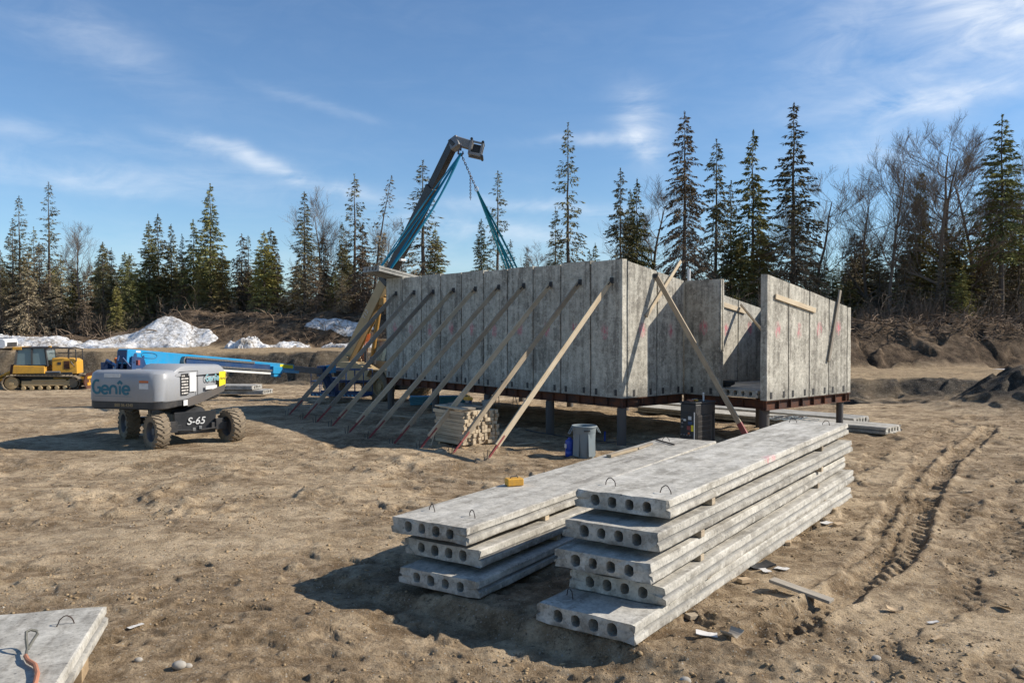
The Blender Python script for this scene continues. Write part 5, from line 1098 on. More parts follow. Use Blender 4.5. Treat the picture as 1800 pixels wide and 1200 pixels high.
def boom_lift():
    T = Vector((-9.75, 23.3)); gz = .02; yaw = math.atan2(-.264, .965)
    root = empty('boom_lift', (T.x, T.y, gz), yaw, 'grey and blue telescopic boom lift with muddy tyres and its boom stowed low', 'boom lift')
    # chassis, turned against the turntable
    ca = rad(40) - yaw; cc = Vector((-9.42 - T.x, 23.22 - T.y)); c, s = math.cos(-yaw), math.sin(-yaw); off = Vector((cc.x * c - cc.y * s, cc.x * s + cc.y * c, 0))
    ch = MB(); ch.box((0, 0, .62), (1.02, 2.1, .46), taper=(.92, 1)); ch.box((0, -1.13, .60), (.98, .30, .50)); ch.box((0, 1.13, .60), (.98, .30, .5)); ch.box((0, 0, .90), (1.0, 1.5, .16), taper=(.8, .8))
    cho = ch.build('chassis', M['boomblack'], root, off, (0, 0, ca), bevel=.02)
    fp = MB(); fp.prism([(-.54, -1.30, .32), (.54, -1.30, .32), (.56, -1.30, .92), (-.56, -1.30, .92)], (0, .04, 0)); fp.build('front_plate', M['boomblack'], cho, bevel=.008)
    for sg in (-1, 1):
        a = MB(); a.beam((sg * .4, -1.27, .5), (sg * .82, -1.27, .5), .26, .20); a.box((sg * .62, -1.36, .55), (.22, .14, .30)); a.tube([(sg * .1, -1.38, .42), (sg * .55, -1.40, .45)], .03, 8); a.build('front_axle', M['black'], cho, bevel=.012)
        a = MB(); a.beam((sg * .4, 1.27, .5), (sg * .82, 1.27, .5), .24, .20); a.build('rear_axle', M['black'], cho, bevel=.012)
    for p in ((.12, -1.325, .48), (-.05, -1.325, .44)): MB().box(p, (.08, .03, .09)).build('tie_down', M['steel'], cho, bevel=.01)
    text('model_lettering', 'S-65', .27, M['white'], cho, (.0, -1.327, .66), (PI / 2, 0, 0), bold=.003, shear=.25)
    for (x, y, sd, st) in ((-1.0, -1.27, -1, .10), (1.0, -1.27, 1, .16), (-1.0, 1.27, -1, 0), (1.0, 1.27, 1, 0)):
        p = Matrix.Rotation(ca, 3, 'Z') @ Vector((x, y, 0)) + off; p.z = .455; wheel(root, p, ca + st, .465, .37, sd)
    MB().lathe([(.55, .90), (.55, 1.02), (.46, 1.02), (.46, 1.10)], 32).build('slew_ring', M['black'], root, smooth=True)
    # turntable base and counterweight
    R0 = -1.85; R1 = 1.0
    def outline(w, y0, y1, cr, n=6, taper_front=.10):
        pts = []
        for (cx, cy, a0) in ((w - cr, y0 + cr, -90), (w - .06 - taper_front, y1 - .25, 0), (-w + .06 + taper_front, y1 - .25, 90), (-w + cr, y0 + cr, 180)):
            r_ = cr if cy < 0 else .25
            if cy > 0: cx = cx - r_ + .06 if cx > 0 else cx + r_ - .06
            for i in range(n + 1): a = rad(a0 + 90 * i / n); pts.append((cx + math.cos(a) * r_, cy + math.sin(a) * r_))
        return pts
    def loft(levels, name, mt, sm=True):
        m = MB(); k = len(levels[0][1])
        for z, pl in levels: m.v += [(x, y, z(x, y) if callable(z) else z) for x, y in pl]
        for q in range(len(levels) - 1):
            for i in range(k): i2 = (i + 1) % k; m.f.append((q * k + i, q * k + i2, (q + 1) * k + i2, (q + 1) * k + i)); m.m.append(0)
        m.f.append(tuple(range(k))[::-1]); m.f.append(tuple((len(levels) - 1) * k + i for i in range(k))); m.m += [0, 0]
        return m.build(name, mt, root, smooth=sm)
    ol = lambda g, yy=0: outline(1.17 - g, R0 + g + yy, R1 - g, .34)
    zb = lambda x, y: 1.04 + max(0, (y + .2)) * .12
    loft([(zb, ol(.05)), (lambda x, y: 1.07 + max(0, y + .2) * .12, ol(.01)), (lambda x, y: 1.235, ol(.008))], 'counterweight', M['black'])
    # rear shell: low; the right cover is a higher hump
    loft([(1.24, ol(.02)), (1.27, ol(0)), (1.80, ol(.0)), (1.98, ol(.03)), (2.05, ol(.10)), (2.07, ol(.3))], 'rear_cover', M['grey'])
    def hump(x0, x1, y0, y1, z0, zr, zf):
        m = MB(); N = 14; prof = []
        secs = []
        for i in range(N + 1):
            t = i / N; y = y0 + (y1 - y0) * t; e = min(1, math.sin(min(1, t / .22) * PI / 2), math.sin(min(1, (1 - t) / .16) * PI / 2) + .25); z = z0 + (zr + (zf - zr) * t - z0) * max(.0, e); ins = .05 * (1 - e)
            secs.append([(x0 + ins, y, z0 - .12), (x0 + ins, y, z - .05), (x0 + .07 + ins, y, z), (x1 - .13 - ins, y, z), (x1 - .035 - ins, y, z - .05), (x1 - ins, y, z - .16), (x1 - ins, y, z0 - .12)])
        k = 7
        for sc in secs: m.v += sc
        for i in range(N):
            for j in range(k): j2 = (j + 1) % k; m.f.append((i * k + j, i * k + j2, (i + 1) * k + j2, (i + 1) * k + j)); m.m.append(0)
        m.f += [tuple(range(k)), tuple(N * k + j for j in range(k))[::-1]]; m.m += [0, 0]
        return m
    hump(-.02, 1.178, -1.30, .98, 2.0, 2.23, 2.12).build('side_cover', M['grey'], root, smooth=True)
    hump(-1.178, -.78, -1.30, .98, 1.98, 2.10, 2.05).build('side_cover', M['grey'], root, smooth=True)
    # dark skirt under the front right of the cover
    m = MB(); m.prism([(1.12, -.75, 1.04), (1.12, -.2, 1.10), (1.12, .9, 1.34), (1.12, .98, 1.55), (1.12, -.75, 1.25)], (.062, 0, 0)); m.build('side_skirt', M['pile'], root, bevel=.01)
    # lettering and decals
    y = R0 - .004
    strokes('logo_lettering', logo_lines(1.0), .062, M['teal'], root, (-.93, y, 1.44), (PI / 2, 0, 0))
    m = MB(); m.box((-.28, y + .0025, 1.385), (1.15, .004, .018)); m.build('logo_line', M['can'], root)
    MB().box((-.30, y, 1.93), (.50, .005, .10)).build('asset_label', M['white'], root); 
    text('serial_lettering', '880 06.4340', .115, M['tan'], root, (.05, y + .004, 1.155), (PI / 2, 0, 0), )
    MB().box((.68, y, 1.78), (.28, .005, .055)).build('warning_label', M['orange'], root); MB().box((.68, y, 1.66), (.28, .005, .14)).build('warning_label', M['white'], root)
    x = 1.1705; S = lambda yy, zz, sy, sz, mt, nm: MB().box((x + .006, yy, zz), (.006, sy, sz)).build(nm, M[mt], root)
    S(-.86, 1.66, .30, .58, 'black', 'decal_sheet'); S(-.52, 1.70, .28, .52, 'white', 'decal_sheet'); S(.30, 1.50, .52, .10, 'white', 'decal_strip'); S(.50, 1.42, .30, .08, 'white', 'decal_strip'); S(-.62, 1.16, .60, .15, 'white', 'decal_strip')
    m = MB()
    for k in range(26): m.box((x + .0105, -.97 + (k % 4) * .072, 1.42 + (k // 4) * .078), (.004, .035 + .02 * (k % 3), .035))
    m.build('decal_pictograms', M['paper'], root)
    m = MB(); m.box((x + .004, -.70, 2.0), (.012, .78, .014)); m.box((x + .004, -.31, 1.66), (.012, .014, .68)); m.build('cover_seam', M['black'], root)
    strokes('faded_logo', logo_lines(.52), .03, M['teal_f'], root, (x + .004, .05, 1.68), (PI / 2, 0, PI / 2))
    xf = x - .0; MB().box((xf + .004, .82, 1.70), (.006, .30, .44)).build('rental_label', M['hertz'], root); text('rental_lettering', 'Hertz', .12, M['black'], root, (xf + .009, .82, 1.72), (PI / 2, 0, PI / 2), shear=.2)
    m = MB(); m.lathe([(.03, 0), (.03, .10), (.055, .11), (.055, .17), (.02, .20), (.001, .20)], 14); m.build('beacon', M['orange'], root, (-1.0, -.9, 2.16), smooth=True)
    MB().tube([(1.05, .98, 1.8), (1.10, 1.10, 1.88), (1.10, 1.13, 1.76), (1.06, 1.05, 1.62), (1.0, .98, 1.6)], .025, 8).build('hose_loop', M['tan'], root, smooth=True)
    # mast (riser) holding the boom pivot, hydraulics in the gap
    bx = -.46; m = MB(); m.prism([(bx - .25, -1.28, 1.9), (bx - .25, -.55, 1.9), (bx - .25, -.75, 2.36), (bx - .25, -1.20, 2.42)], (.05, 0, 0)); m.prism([(bx + .20, -1.28, 1.9), (bx + .20, -.55, 1.9), (bx + .20, -.75, 2.36), (bx + .20, -1.20, 2.42)], (.05, 0, 0)); m.build('pivot_mount', M['dblue'], root, bevel=.01)
    m = MB(); m.tube([(bx - .5, -1.4, 2.12), (bx - .35, -1.45, 2.30), (bx - .1, -1.42, 2.16)], .05, 8); m.tube([(bx + .1, -1.45, 2.1), (bx + .2, -1.48, 2.38), (bx + .35, -1.4, 2.14)], .03, 8); m.tube([(bx + .0, -1.5, 2.1), (bx + .05, -1.52, 2.3), (bx - .05, -1.36, 2.42)], .025, 8); m.box((bx - .45, -1.35, 2.14), (.22, .2, .22)); m.box((bx + .30, -1.3, 2.14), (.16, .16, .2)); m.build('hydraulic_hoses', M['dblue'], root, bevel=.01)
    MB().box((bx + .36, -1.12, 2.24), (.08, .08, .14)).build('red_valve', M['red'], root, bevel=.01)
    # boom
    sl_ = -math.atan(.090); by = -1.30
    bo = empty('boom_axis', (0, 0, 0))
    bpy.data.objects.remove(bo)
    def B(x, y, z): return Vector((bx + x, by + y * math.cos(sl_) - z * math.sin(sl_), 2.44 + y * math.sin(sl_) + z * math.cos(sl_)))
    Mr = Matrix.Rotation(sl_, 3, 'X')
    def bbox(m, x, y0, y1, z, w, h): m.box(B(x, (y0 + y1) / 2, z), (w, y1 - y0, h), Mr); return m
    m = MB(); w = .17; pf = [B(w, 0, -.22), B(w, 0, .14), B(w, .06, .18), B(w, 5.9, .17), B(w, 5.9, -.20), B(w, 1.35, -.20), B(w, 1.2, -.26), B(w, .35, -.26)]; m.prism(pf, (-2 * w, 0, 0)); o = m.build('boom_outer', M['blue'], root, bevel=.02)
    bbox(MB(), -.0, -.004, .01, -.02, .30, .34).build('boom_shaded_end', M['dblue'], root)  # darker blue sheet on the rear face, the boom's shaded end in colour
    m = MB(); bbox(m, 0, 5.88, 8.75, -.01, .27, .29); m.build('boom_middle', M['blue'], root, bevel=.012)
    bbox(MB(), 0, 5.9, 8.7, .137, .285, .012).build('boom_top_strip', M['bluehi'], root)  # pale strip along the top of the middle boom section
    bbox(MB(), .137, 7.75, 8.65, .05, .012, .13).build('yellow_label', M['hertz'], root)
    bbox(MB(), 0, 8.7, 11.1, -.02, .20, .23).build('boom_inner', M['steel'], root, bevel=.01)
    # cable track along the right side: dark trough, top and bottom chain rails
    bbox(MB(), w + .05, 2.35, 6.9, -.03, .09, .17).build('cable_trough', M['dblue'], root)
    m = MB(); bbox(m, w + .06, 2.3, 5.9, .075, .12, .05); bbox(m, w + .06, 2.4, 7.1, -.14, .12, .05)
    for k in range(58): bbox(m, w + .124, 2.36 + k * .081, 2.40 + k * .081, -.14, .014, .065); 
    for k in range(44): bbox(m, w + .124, 2.34 + k * .081, 2.38 + k * .081, .075, .014, .065)
    for k in range(8): a = -PI / 2 + PI * k / 7; m.box(B(w + .06, 2.32 - .10 * math.cos(a), -.03 + .105 * math.sin(a)), (.12, .05, .05), Mr)
    m.build('cable_chain', M['steel'], root)
    m = MB(); bbox(m, w + .03, .75, 7.0, -.245, .10, .07); m.build('track_tray', M['white'], root, bevel=.006)
    m = MB(); bbox(m, w + .09, 7.0, 7.6, -.12, .16, .26); bbox(m, w + .07, 7.1, 7.55, -.30, .14, .12); m.build('cable_anchor', M['blue'], root, bevel=.02); bbox(MB(), w + .06, 7.6, 8.9, -.13, .05, .10).build('power_track_tube', M['bluehi'], root)
    # access slot and pins on the outer boom
    m = MB(); m.lathe([(.06, 0), (.06, .012), (.001, .012)], 20, B(w, .30, .02), 'X'); m.lathe([(.035, 0), (.035, .012), (.001, .012)], 16, B(w, .62, -.0), 'X'); m.build('pivot_pin', M['dblue'], root, smooth=True)
    sl = [B(w + .004, .85 + .22 * math.cos(t) + (.1 if math.cos(t) > 0 else -.1), .04 + .075 * math.sin(t)) for t in np.linspace(0, 2 * PI, 25)[:-1]]; m = MB(); m.tube(sl + [sl[0]], .008, 5); m.build('access_slot', M['dblue'], root)
    bbox(MB(), w + .003, .32, .50, .125, .006, .05).build('round_label', M['white'], root)
    # lift cylinder
    MB().tube([Vector((bx, .3, 1.75)), B(0, 3.3, -.24)], .07, 12).build('lift_cylinder', M['steel'], root, smooth=True)
    # jib and platform
    E = B(0, 11.1, 0); m = MB(); m.box(E + Vector((0, .15, -.02)), (.34, .5, .42)); m.beam(E + Vector((0, .3, .1)), E + Vector((0, .95, -.9)), .24, .20); m.beam(E + Vector((0, .0, -.1)), E + Vector((0, .7, -.98)), .10, .10); m.box(E + Vector((0, 1.0, -.70)), (.30, .34, .75)); m.build('jib', M['dblue'], root, bevel=.015)
    m = MB(); m.box(E + Vector((.28, .25, .06)), (.28, .35, .32)); m.build('rotator', M['blue'], root, bevel=.02)
    P0 = E + Vector((.0, 1.30, 0)); zf = .33; pl = MB(); pl.box((P0.x, P0.y + .42, zf), (2.42, .9, .05)); pl.box((P0.x, P0.y - .02, zf + .08), (2.42, .02, .14)); pl.box((P0.x, P0.y + .87, zf + .08), (2.42, .02, .14)); pl.build('platform_floor', M['dblue'], root)
    m = MB()
    for zz in (1.42, .92):
        m.tube([(P0.x - 1.2, P0.y, zz), (P0.x + 1.2, P0.y, zz), (P0.x + 1.2, P0.y + .86, zz), (P0.x - 1.2, P0.y + .86, zz), (P0.x - 1.2, P0.y, zz)], .02, 8)
    for xx in (-1.2, -.8, -.4, 0, .4, .8, 1.2):
        for yy in (0, .86): m.tube([(P0.x + xx, P0.y + yy, zf), (P0.x + xx, P0.y + yy, 1.42)], .017, 6)
    m.build('platform_rails', M['dblue'], root, smooth=True)
    m = MB()
    for k in range(13): m.box((P0.x - 1.08 + k * .18, P0.y - .035, zf + .03), (.10, .01, .05), Euler((0, .5, 0)))
    m.build('hazard_marks', M['bluehi'], root)
    m = MB(); m.box((P0.x + .1, P0.y + .05, 1.30), (.45, .22, .26), Euler((.4, 0, 0))); m.build('control_box', M['black'], root, bevel=.02)
    # welding machine carried in the basket
    return root
boom_lift()

def telehandler():
    piv = Vector((-7.55, 38.0, 1.75)); head = PD(803, 243, 33.2); d2 = Vector((head.x - piv.x, head.y - piv.y, 0)).normalized(); yaw = math.atan2(-d2.x, d2.y)   # local +y = forward
    gz = .05; rootp = Vector((piv.x, piv.y, gz)); root = empty('telehandler', rootp, yaw, 'faded yellow telehandler behind the far end of the building, its long black boom raised', 'telehandler')
    inv = Matrix.Rotation(-yaw, 3, 'Z')
    def Lc(p): return inv @ (Vector(p) - rootp)
    A = Vector((0, 0, 1.75 - gz)); Hd = Lc(head); dv = Hd - A; L = dv.length; dn = dv.normalized()
    y0 = .35; WB = 3.3
    for (x, y, s) in ((1.05, y0 + WB, 1), (-1.05, y0 + WB, -1), (1.05, y0, 1), (-1.05, y0, -1)): wheel(root, (x, y, .64), 0, .66, .42, s, 'tyre', lug=.03, nl=18, rim='tan')
    m = MB(); m.box((0, y0 + WB / 2, .85), (.95, WB + 1.5, .42)); m.box((0, y0 + WB + .55, .75), (1.3, .35, .5)); m.build('chassis', M['black'], root, bevel=.02)
    for y in (y0, y0 + WB): MB().box((0, y, .64), (1.7, .2, .22)).build('axle', M['black'], root, bevel=.02)
    m = MB(); m.prism([(.50, .9, .8), (.50, 3.0, .8), (.50, 3.0, 1.28), (.50, 2.0, 1.62), (.50, .9, 1.62)], (.68, 0, 0)); m.build('engine_cover', M['tan'], root, bevel=.04, segs=3)
    m = MB()
    for y in (y0, y0 + WB):
        for s in (-1, 1): m.prism([(s * 1.05 - .26, y - .72, 1.05), (s * 1.05 - .26, y - .5, 1.36), (s * 1.05 - .26, y + .5, 1.36), (s * 1.05 - .26, y + .72, 1.05), (s * 1.05 - .26, y + .68, 1.05), (s * 1.05 - .26, y + .48, 1.32), (s * 1.05 - .26, y - .48, 1.32), (s * 1.05 - .26, y - .68, 1.05)], (.52, 0, 0))
    m.build('fenders', M['tan'], root)
    m = MB(); m.box((-.78, 2.0, 1.25), (.78, 1.45, .75)); m.build('cab_base', M['tan'], root, bevel=.03); m = MB(); m.box((-.78, 2.0, 2.08), (.72, 1.30, .9), taper=(.9, .8)); m.build('cab_glazing', M['glass'], root); m = MB(); m.box((-.78, 2.0, 2.56), (.76, 1.25, .07))
    for sx in (-1, 1):
        for sy in (-1, 1): m.beam((-.78 + sx * .36, 2.0 + sy * .65, 1.62), (-.78 + sx * .33, 2.0 + sy * .53, 2.54), .06, .06)
    m.build('cab_frame', M['tan'], root)
    # rear tower carrying the boom pivot
    m = MB()
    for s in (-1, 1): m.prism([(s * .36 - .03, -.55, .9), (s * .36 - .03, .8, .9), (s * .36 - .03, .35, 1.85), (s * .36 - .03, -.25, 1.9)], (.06, 0, 0))
    m.build('boom_tower', M['tan'], root, bevel=.01)
    up = Vector((1, 0, 0)).cross(dn)
    def sec(a, b, w, h, name, mt, dz=0, bev=.02): q = MB(); q.beam(A + dn * (L * a) + up * dz, A + dn * (L * b) + up * dz, w, h, up=up); return q.build(name, M[mt], root, bevel=bev)
    sec(-.06, .385, .44, .54, 'boom_outer', 'tan', 0, .03); sec(.38, .79, .36, .43, 'boom_middle', 'boomblack', .02); sec(.785, .985, .30, .36, 'boom_inner', 'boomblack', .03); sec(.775, .80, .39, .46, 'boom_collar', 'boomblack', .02)
    sec(.375, .395, .48, .58, 'boom_collar', 'black', 0)
    w_ = A + dn * (L * .22) + Vector((.236, 0, 0)) + up * .05
    tx = text('boom_lettering', 'T12', .30, M['paper'], root, w_, (0, 0, 0)); zx = Vector((1, 0, 0)); tx.matrix_local = Matrix.Translation(w_) @ Matrix((dn, zx.cross(dn), zx)).transposed().to_4x4()
    MB().tube([Vector((0, 1.5, .95)), A + dn * 3.2 - up * .34], .095, 14).build('lift_cylinder', M['ochre'], root, smooth=True); MB().tube([A + dn * 2.2 - up * .36, A + dn * 3.9 - up * .36], .06, 10).tube([A + dn * .6 - up * .38, A + dn * 2.6 - up * .40], .05, 10).build('slave_cylinder', M['ochre'], root, smooth=True)
    MB().box(A + dn * 3.6 - up * .40, (.34, .34, .34)).build('cylinder_bracket', M['ochre'], root, bevel=.03)
    hs = MB()
    for k in range(4): hs.tube([A + Vector((.1 * k - .15, .2, -.1)), A + Vector((.12 * k - .15, .9, -.55)), A + dn * 1.8 - up * .42 + Vector((.05 * k - .1, 0, 0))], .022, 6)
    hs.build('hydraulic_hoses', M['orange'], root, smooth=True)
    MB().tube([Vector((.75, 2.2, 1.6)), Vector((.75, 2.2, 2.25))], .06, 10).build('exhaust_pipe', M['black'], root, smooth=True); MB().lathe([(.13, 0), (.14, .3), (.001, .36)], 16, (.7, 2.65, 1.55)).build('air_filter', M['black'], root, smooth=True)
    wl = A + dn * (L * .50) - up * .30; MB().box(wl, (.30, .14, .10)).build('work_light', M['white'], root, bevel=.02)
    # goose-neck head, tilting right, with fork carriage
    H0 = A + dn * (L * .985); f = Vector((0, 1, 0))
    ax = Vector((-.66, .72, -.22)).normalized(); nz = Vector((0, 0, 1)); nz = (nz - ax * nz.dot(ax)).normalized()
    m = MB(); m.beam(H0 - dn * .25 + up * .06, H0 + dn * .10 + ax * .15, .34, .5, up=up); m.beam(H0 + dn * .05, H0 + ax * .75 + dn * .0, .30, .36, up=nz); m.build('boom_head', M['steel'], root, bevel=.04)
    c0 = H0 + ax * .90 - nz * .10; sd = ax.cross(nz).normalized(); m = MB()
    for q in (-1, 1):
        o_ = c0 + sd * (.30 * q)
        m.beam(o_ - ax * .23 - nz * .22, o_ - ax * .23 + nz * .22, .10, .11, up=sd); m.beam(o_ + ax * .23 - nz * .22, o_ + ax * .23 + nz * .24, .09, .09, up=sd)
        m.beam(o_ - ax * .27 - nz * .26, o_ + ax * .30 - nz * .26, .11, .12, up=sd); m.beam(o_ - ax * .23 + nz * .22, o_ + ax * .23 + nz * .22, .08, .07, up=sd)
    for dx, dz in ((-.23, -.24), (-.23, .22), (.25, -.24), (.23, .19)): m.beam(c0 + ax * dx + nz * dz - sd * .36, c0 + ax * dx + nz * dz + sd * .36, .085, .085, up=ax)
    MB().beam(c0 - ax * .19 - nz * .02, c0 + ax * .19 - nz * .02, .10, .40, up=nz).build('dark_infill_plate', M['boomblack'], root, bevel=.01); m.build('fork_carriage', M['steel'], root, bevel=.012)  # black plate added so the carriage's open middle looks dark
    m = MB()
    for dx, dz in ((-.24, .30), (.23, .27), (.31, -.29)): m.tube([c0 + ax * dx + nz * dz - sd * .38, c0 + ax * dx + nz * dz + sd * .38], .055, 12)
    m.build('carriage_pins', M['black'], root, smooth=True)
    return root, Vector((head.x, head.y, head.z))
telehandler()

def slings():
    hk = PD(810, 270, 33.0); root = empty('lifting_slings', hk, 0, 'blue webbing slings and chain hanging from the raised boom head', 'slings')
    tp = PD(809, 252, 33.1) - hk
    m = MB(); m.tube([tp, tp + Vector((.03, 0, -.14)), Vector((0, 0, .12))], .03, 8); m.build('shackle', M['chain'], root, smooth=True)
    hkm = MB(); hkm.tube([(0, 0, .22), (-.09, 0, .12), (-.10, 0, 0), (0, 0, -.07), (.09, 0, .0), (.08, 0, .1)], [.03, .04, .045, .045, .04, .02], 8); hkm.build('hook', M['chain'], root, smooth=True)
    def R(x, y): return (ROOF_M @ Vector((x, y, .21))) - hk
    c = Vector((0, 0, 0))
    def strap(a, b, off, mt, r=.045, name='webbing_sling', sag=.0, ts=(0, .35, .7, 1)):
        pts = [a.lerp(b, t) + off * math.sin(PI * t) + Vector((0, 0, -sag * math.sin(PI * t))) for t in np.linspace(0, 1, 9)]; MB().tube(pts, [r * (1.0 - .35 * abs(math.sin(7 * t + off.x * 9)) * .5) for t in np.linspace(0, 1, 9)], 6, flat=.35).build(name, M[mt], root, smooth=True)
    fl, fr = R(-1.05, .55), R(-.18, .55); bl, br_ = R(-1.05, 7.9), R(-.18, 7.9)
    strap(c, fl, Vector((.12, 0, .0)), 'strap', .085); strap(c, fl, Vector((-.06, 0, 0)), 'strap_l', .07); strap(c, fr, Vector((.22, 0, 0)), 'strap_l', .08); strap(c, fr, Vector((.0, 0, .0)), 'strap', .085)
    ch_end = (bl.lerp(br_, .5)) * .22; links = MB(); n = 16
    for k in range(n):
        p = ch_end * ((k + .5) / n); d = ch_end.normalized(); a = Vector((0, 1, 0)) if k % 2 else Vector((.9, 0, .3)); a = (a - d * a.dot(d)).normalized(); l = ch_end.length / n * .72; ring = [p + d * math.cos(t) * l + a * math.sin(t) * .035 for t in np.linspace(0, 2 * PI, 11)]; links.tube(ring, .013, 5, cap=False)
    links.build('chain', M['chain'], root, smooth=True); links = MB(); s = ch_end * .60
    for k in range(14):
        p = s + Vector((0, 0, -.07 * (k + .5))); a = Vector((0, 1, 0)) if k % 2 else Vector((1, 0, 0)); ring = [p + Vector((0, 0, math.cos(t) * .048)) + a * math.sin(t) * .03 for t in np.linspace(0, 2 * PI, 11)]; links.tube(ring, .012, 5, cap=False)
    links.build('chain_tail', M['chain'], root, smooth=True)
    m = MB(); m.tube([ch_end * .98 + Vector((math.cos(t) * .07, 0, math.sin(t) * .09)) for t in np.linspace(0, 2 * PI, 13)], .02, 6); m.build('connecting_ring', M['white'], root, smooth=True)
    strap(ch_end * 1.04, bl, Vector((.10, 0, 0)), 'strap', .085); strap(ch_end * 1.04, bl, Vector((-.03, 0, 0)), 'strap_l', .06); strap(ch_end * 1.04, br_, Vector((.06, 0, 0)), 'strap', .085); strap(ch_end * 1.04, br_, Vector((-.12, 0, 0)), 'strap', .07)
slings()

def bulldozer():
    g = P(88, 690, -.5); x0 = g.x - .4; y0 = g.y + .6; yaw = .22 - PI / 2     # local +y = forward, to the right
    z = Hs(x0, y0); root = empty('bulldozer', (x0, y0, z), yaw, 'small yellow bulldozer with a glazed cab, parked at the far left', 'bulldozer')
    for s in (-1, 1):
        X = s * .82; tl = 1.33; rr = .36
        pts = [(y, zz) for y, zz in [(-tl + rr * math.cos(a) * 1.0, rr + .03 + rr * math.sin(a)) for a in np.linspace(PI / 2, 3 * PI / 2, 12)] + [(tl + rr * .9 * math.cos(a), rr + .0 + rr * .9 * math.sin(a)) for a in np.linspace(-PI / 2, PI / 2, 12)]]
        m = MB(); pl = pts + [pts[0]]; per = [0]
        for a, b in zip(pl[:-1], pl[1:]): per.append(per[-1] + math.hypot(b[0] - a[0], b[1] - a[1]))
        N = 44; tot = per[-1]
        for k in range(N):
            t = tot * k / N; i = max(j for j in range(len(per)) if per[j] <= t); i = min(i, len(pl) - 2); f = (t - per[i]) / (per[i + 1] - per[i] + 1e-9); y = pl[i][0] + (pl[i + 1][0] - pl[i][0]) * f; zz = pl[i][1] + (pl[i + 1][1] - pl[i][1]) * f
            ang = math.atan2(pl[i + 1][1] - pl[i][1], pl[i + 1][0] - pl[i][0]); m.box((X, y, zz), (.50, tot / N * .9, .03), Euler((ang, 0, 0))); nrm = Vector((0, math.sin(ang), -math.cos(ang))); m.box(Vector((X, y, zz)) + nrm * .03, (.50, .02, .05), Euler((ang, 0, 0)))
        m.build('track', M['track'], root)
        f = MB(); f.box((X, .15, .36), (.30, 2.1, .26)); f.box((X, .3, .5), (.34, 1.5, .10)); 
        for k in range(6): f.lathe([(.10, -.2), (.10, .2)], 12, (X, -.8 + k * .36, .14), 'X')
        f.build('track_frame', M['tan'], root, bevel=.02, segs=1)
        MB().lathe([(.001, -.17), (.10, -.17), (.12, -.14), (.30, -.12), (.30, .12), (.12, .14), (.10, .17), (.001, .17)], 22, (X, -tl, .39), 'X').build('sprocket', M['tan'], root, smooth=True)
        MB().lathe([(.001, -.14), (.24, -.12), (.24, .12), (.001, .14)], 22, (X, tl - .02, .36), 'X').build('idler', M['track'], root, smooth=True)
        MB().box((X * .98, -.15, .77), (.50, 1.9, .05)).build('fender', M['black'], root)
    m = MB(); m.box((0, -.1, .62), (1.1, 2.6, .5)); m.build('hull', M['black'], root, bevel=.02)
    m = MB(); m.prism([(-.52, .30, .78), (-.52, 1.42, .78), (-.52, 1.40, 1.42), (-.52, 1.25, 1.52), (-.52, .30, 1.58)], (1.04, 0, 0)); m.build('engine_hood', M['yel'], root, bevel=.03)
    m = MB(); m.box((.525, .95, 1.22), (.012, .26, .40)); m.build('side_grille', M['rust'], root); MB().box((.527, .62, 1.30), (.008, .16, .14)).build('maker_label', M['black'], root)
    m = MB(); m.tube([Vector((.54, 1.12, 1.36)), Vector((.57, 1.14, 1.40)), Vector((.57, 1.28, 1.18)), Vector((.54, 1.30, 1.12))], .02, 6); m.build('grab_handle', M['black'], root)
    m = MB(); m.prism([(-.78, -1.35, .82), (-.78, .05, .82), (-.78, .05, 1.18), (-.78, -1.30, 1.24)], (1.56, 0, 0)); m.build('cab_side_panel', M['yel'], root, bevel=.03)
    m = MB(); m.prism([(-.66, -1.5, .80), (-.66, -1.3, .80), (-.66, -1.3, 1.30), (-.66, -1.45, 1.26)], (1.32, 0, 0)); m.build('rear_tank', M['rust'], root, bevel=.02)
    m = MB(); m.box((0, -.55, 1.62), (1.36, 1.36, .84), taper=(.93, .93)); m.build('cab_glazing', M['glass'], root)
    m = MB()
    for s in (-1, 1):
        for (ya, yb_) in ((-1.25, -1.16), (-.52, -.53), (.16, .05)): m.beam((s * .70, ya, 1.18), (s * .655, yb_, 2.06), .07, .07)
        m.beam((s * .68, -1.2, 1.22), (s * .68, .12, 1.22), .05, .06)
    m.box((0, -.5, 2.08), (1.42, 1.50, .07)); m.build('cab_frame', M['black'], root); m = MB(); m.box((0, -1.15, 2.05), (1.44, .40, .14)); m.build('roof_air_unit', M['yel'], root, bevel=.02); MB().box((.5, .22, 2.13), (.12, .10, .08)).build('cab_light', M['yel'], root)
    m = MB()
    for s in (-1, 1): m.tube([(s * .66, .12, 2.05), (s * .62, 1.0, 2.05), (s * .55, 1.36, 1.98), (s * .54, 1.38, 1.40)], .03, 8); m.tube([(s * .66, .22, 1.8), (s * .6, 1.2, 1.8)], .018, 6)
    m.tube([(-.62, 1.0, 2.05), (.62, 1.0, 2.05)], .03, 8); m.build('forestry_sweeps', M['black'], root, smooth=True)
    MB().tube([(.2, .95, 1.5), (.2, .95, 1.95), (.2, 1.02, 2.02)], .045, 10).build('exhaust_stack', M['black'], root, smooth=True)
    m = MB(); m.tube([(.62, -.1, .88), (.66, .7, .88)], .06, 10); m.build('blade_cylinder', M['steel'], root, smooth=True)
    m = MB()
    for s in (-1, 1): m.beam((s * .62, .4, .55), (s * .62, 2.0, .42), .12, .16)
    m.build('push_arms', M['yel'], root, bevel=.01)
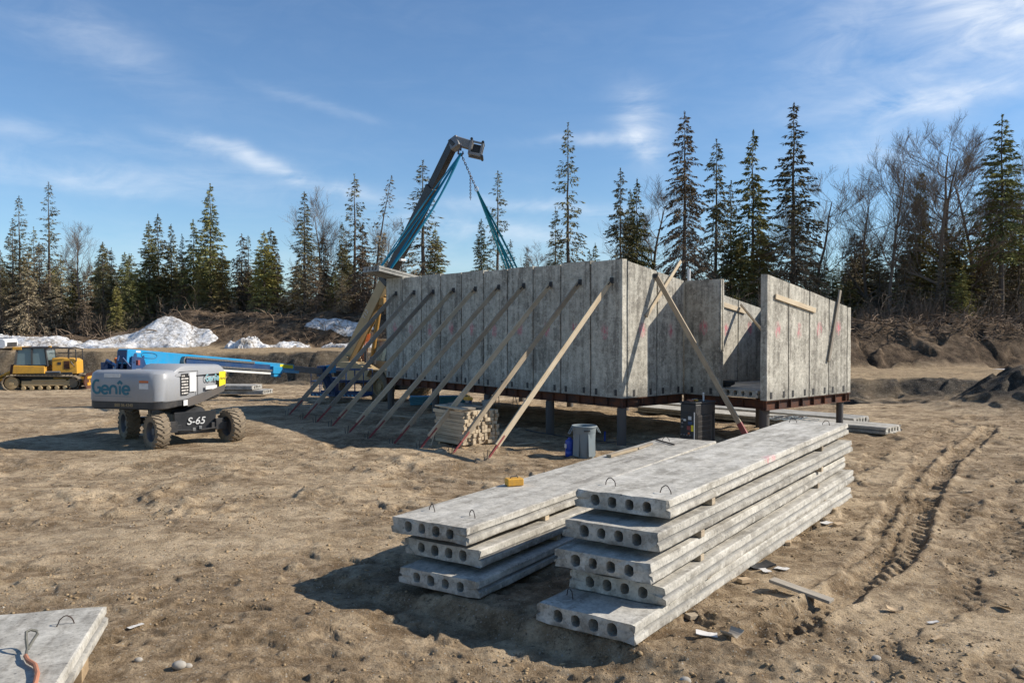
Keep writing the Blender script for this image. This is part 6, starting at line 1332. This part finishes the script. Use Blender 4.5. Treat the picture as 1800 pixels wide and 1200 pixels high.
    m = MB(); Pb = [(1.98 + .16 * (1 - ((zz - .45) / .42) ** 2) * -1 + .16, zz) for zz in np.linspace(.04, .86, 9)]; m.prism([(-1.45, y, zz) for y, zz in Pb] + [(-1.45, y - .05, zz) for y, zz in Pb[::-1]], (2.9, 0, 0)); m.build('blade', M['rust'], root); MB().box((0, 1.98, .62), (2.2, .10, .14)).box((0, 1.98, .30), (2.2, .10, .14)).build('blade_ribs', M['yel'], root)
    m = MB(); m.beam((0, -1.4, .62), (0, -2.15, .50), .9, .12); m.box((0, -2.15, .55), (1.7, .20, .22)); m.beam((.35, -1.4, 1.02), (.35, -2.05, .66), .10, .10); m.beam((-.35, -1.4, 1.02), (-.35, -2.05, .66), .10, .10); m.build('ripper_frame', M['yel'], root, bevel=.02)
    for xx in (-.6, 0, .6):
        m = MB(); m.beam((xx, -2.16, .8), (xx, -2.20, .30), .07, .16); m.beam((xx, -2.20, .32), (xx, -2.02, .05), .06, .12); m.build('ripper_shank', M['steel'], root, bevel=.01)
    root.scale = (1.17, 1.17, 1.15)
bulldozer()

def pickup():
    root = empty('white_pickup_truck', (-35.2, 56.5, 1.28), -PI / 2 + .15, 'white pickup truck cut by the left edge, its hood showing behind the bulldozer', 'truck')
    m = MB(); m.prism([(-.95, -3.2, .45), (-.95, .55, .45), (-.95, .72, .62), (-.95, .70, .98), (-.95, .55, 1.10), (-.95, -.95, 1.18), (-.95, -1.5, 1.30), (-.95, -3.2, 1.30)], (1.9, 0, 0)); m.build('body', M['truckw'], root, bevel=.05, segs=3)
    m = MB(); m.prism([(-.82, -1.0, 1.16), (-.74, -1.55, 1.78), (-.74, -2.9, 1.80), (-.82, -3.15, 1.28)], (1.6, 0, 0)); m.build('cab_glazing', M['glass'], root); MB().box((0, -2.25, 1.80), (1.5, 1.4, .06)).build('roof', M['truckw'], root, bevel=.02)
    MB().box((0, -.25, 1.155), (1.3, 1.5, .02), Euler((-.05, 0, 0))).build('hood_stripe', M['black'], root); MB().box((0, .70, .72), (1.5, .06, .28)).build('front_grille', M['black'], root)
    for s in (-1, 1): MB().box((s * .78, .69, .82), (.26, .08, .18)).build('headlight', M['white'], root, bevel=.02)
    for (x, y) in ((-.82, 0), (.82, 0), (-.82, -3.4), (.82, -3.4)): wheel(root, (x, y, .38), 0, .40, .26, 1 if x > 0 else -1, 'tyre_d', lug=.012, nl=24, rr=.62)
    MB().prism([(-.95, -3.25, .5), (-.95, -5.2, .5), (-.95, -5.2, 1.2), (-.95, -3.25, 1.2)], (1.9, 0, 0)).build('cargo_bed', M['truckw'], root, bevel=.03)
    text('door_lettering', 'F 350', .16, M['black'], root, (.957, -.75, 1.0), (PI / 2, 0, PI / 2), )
pickup()
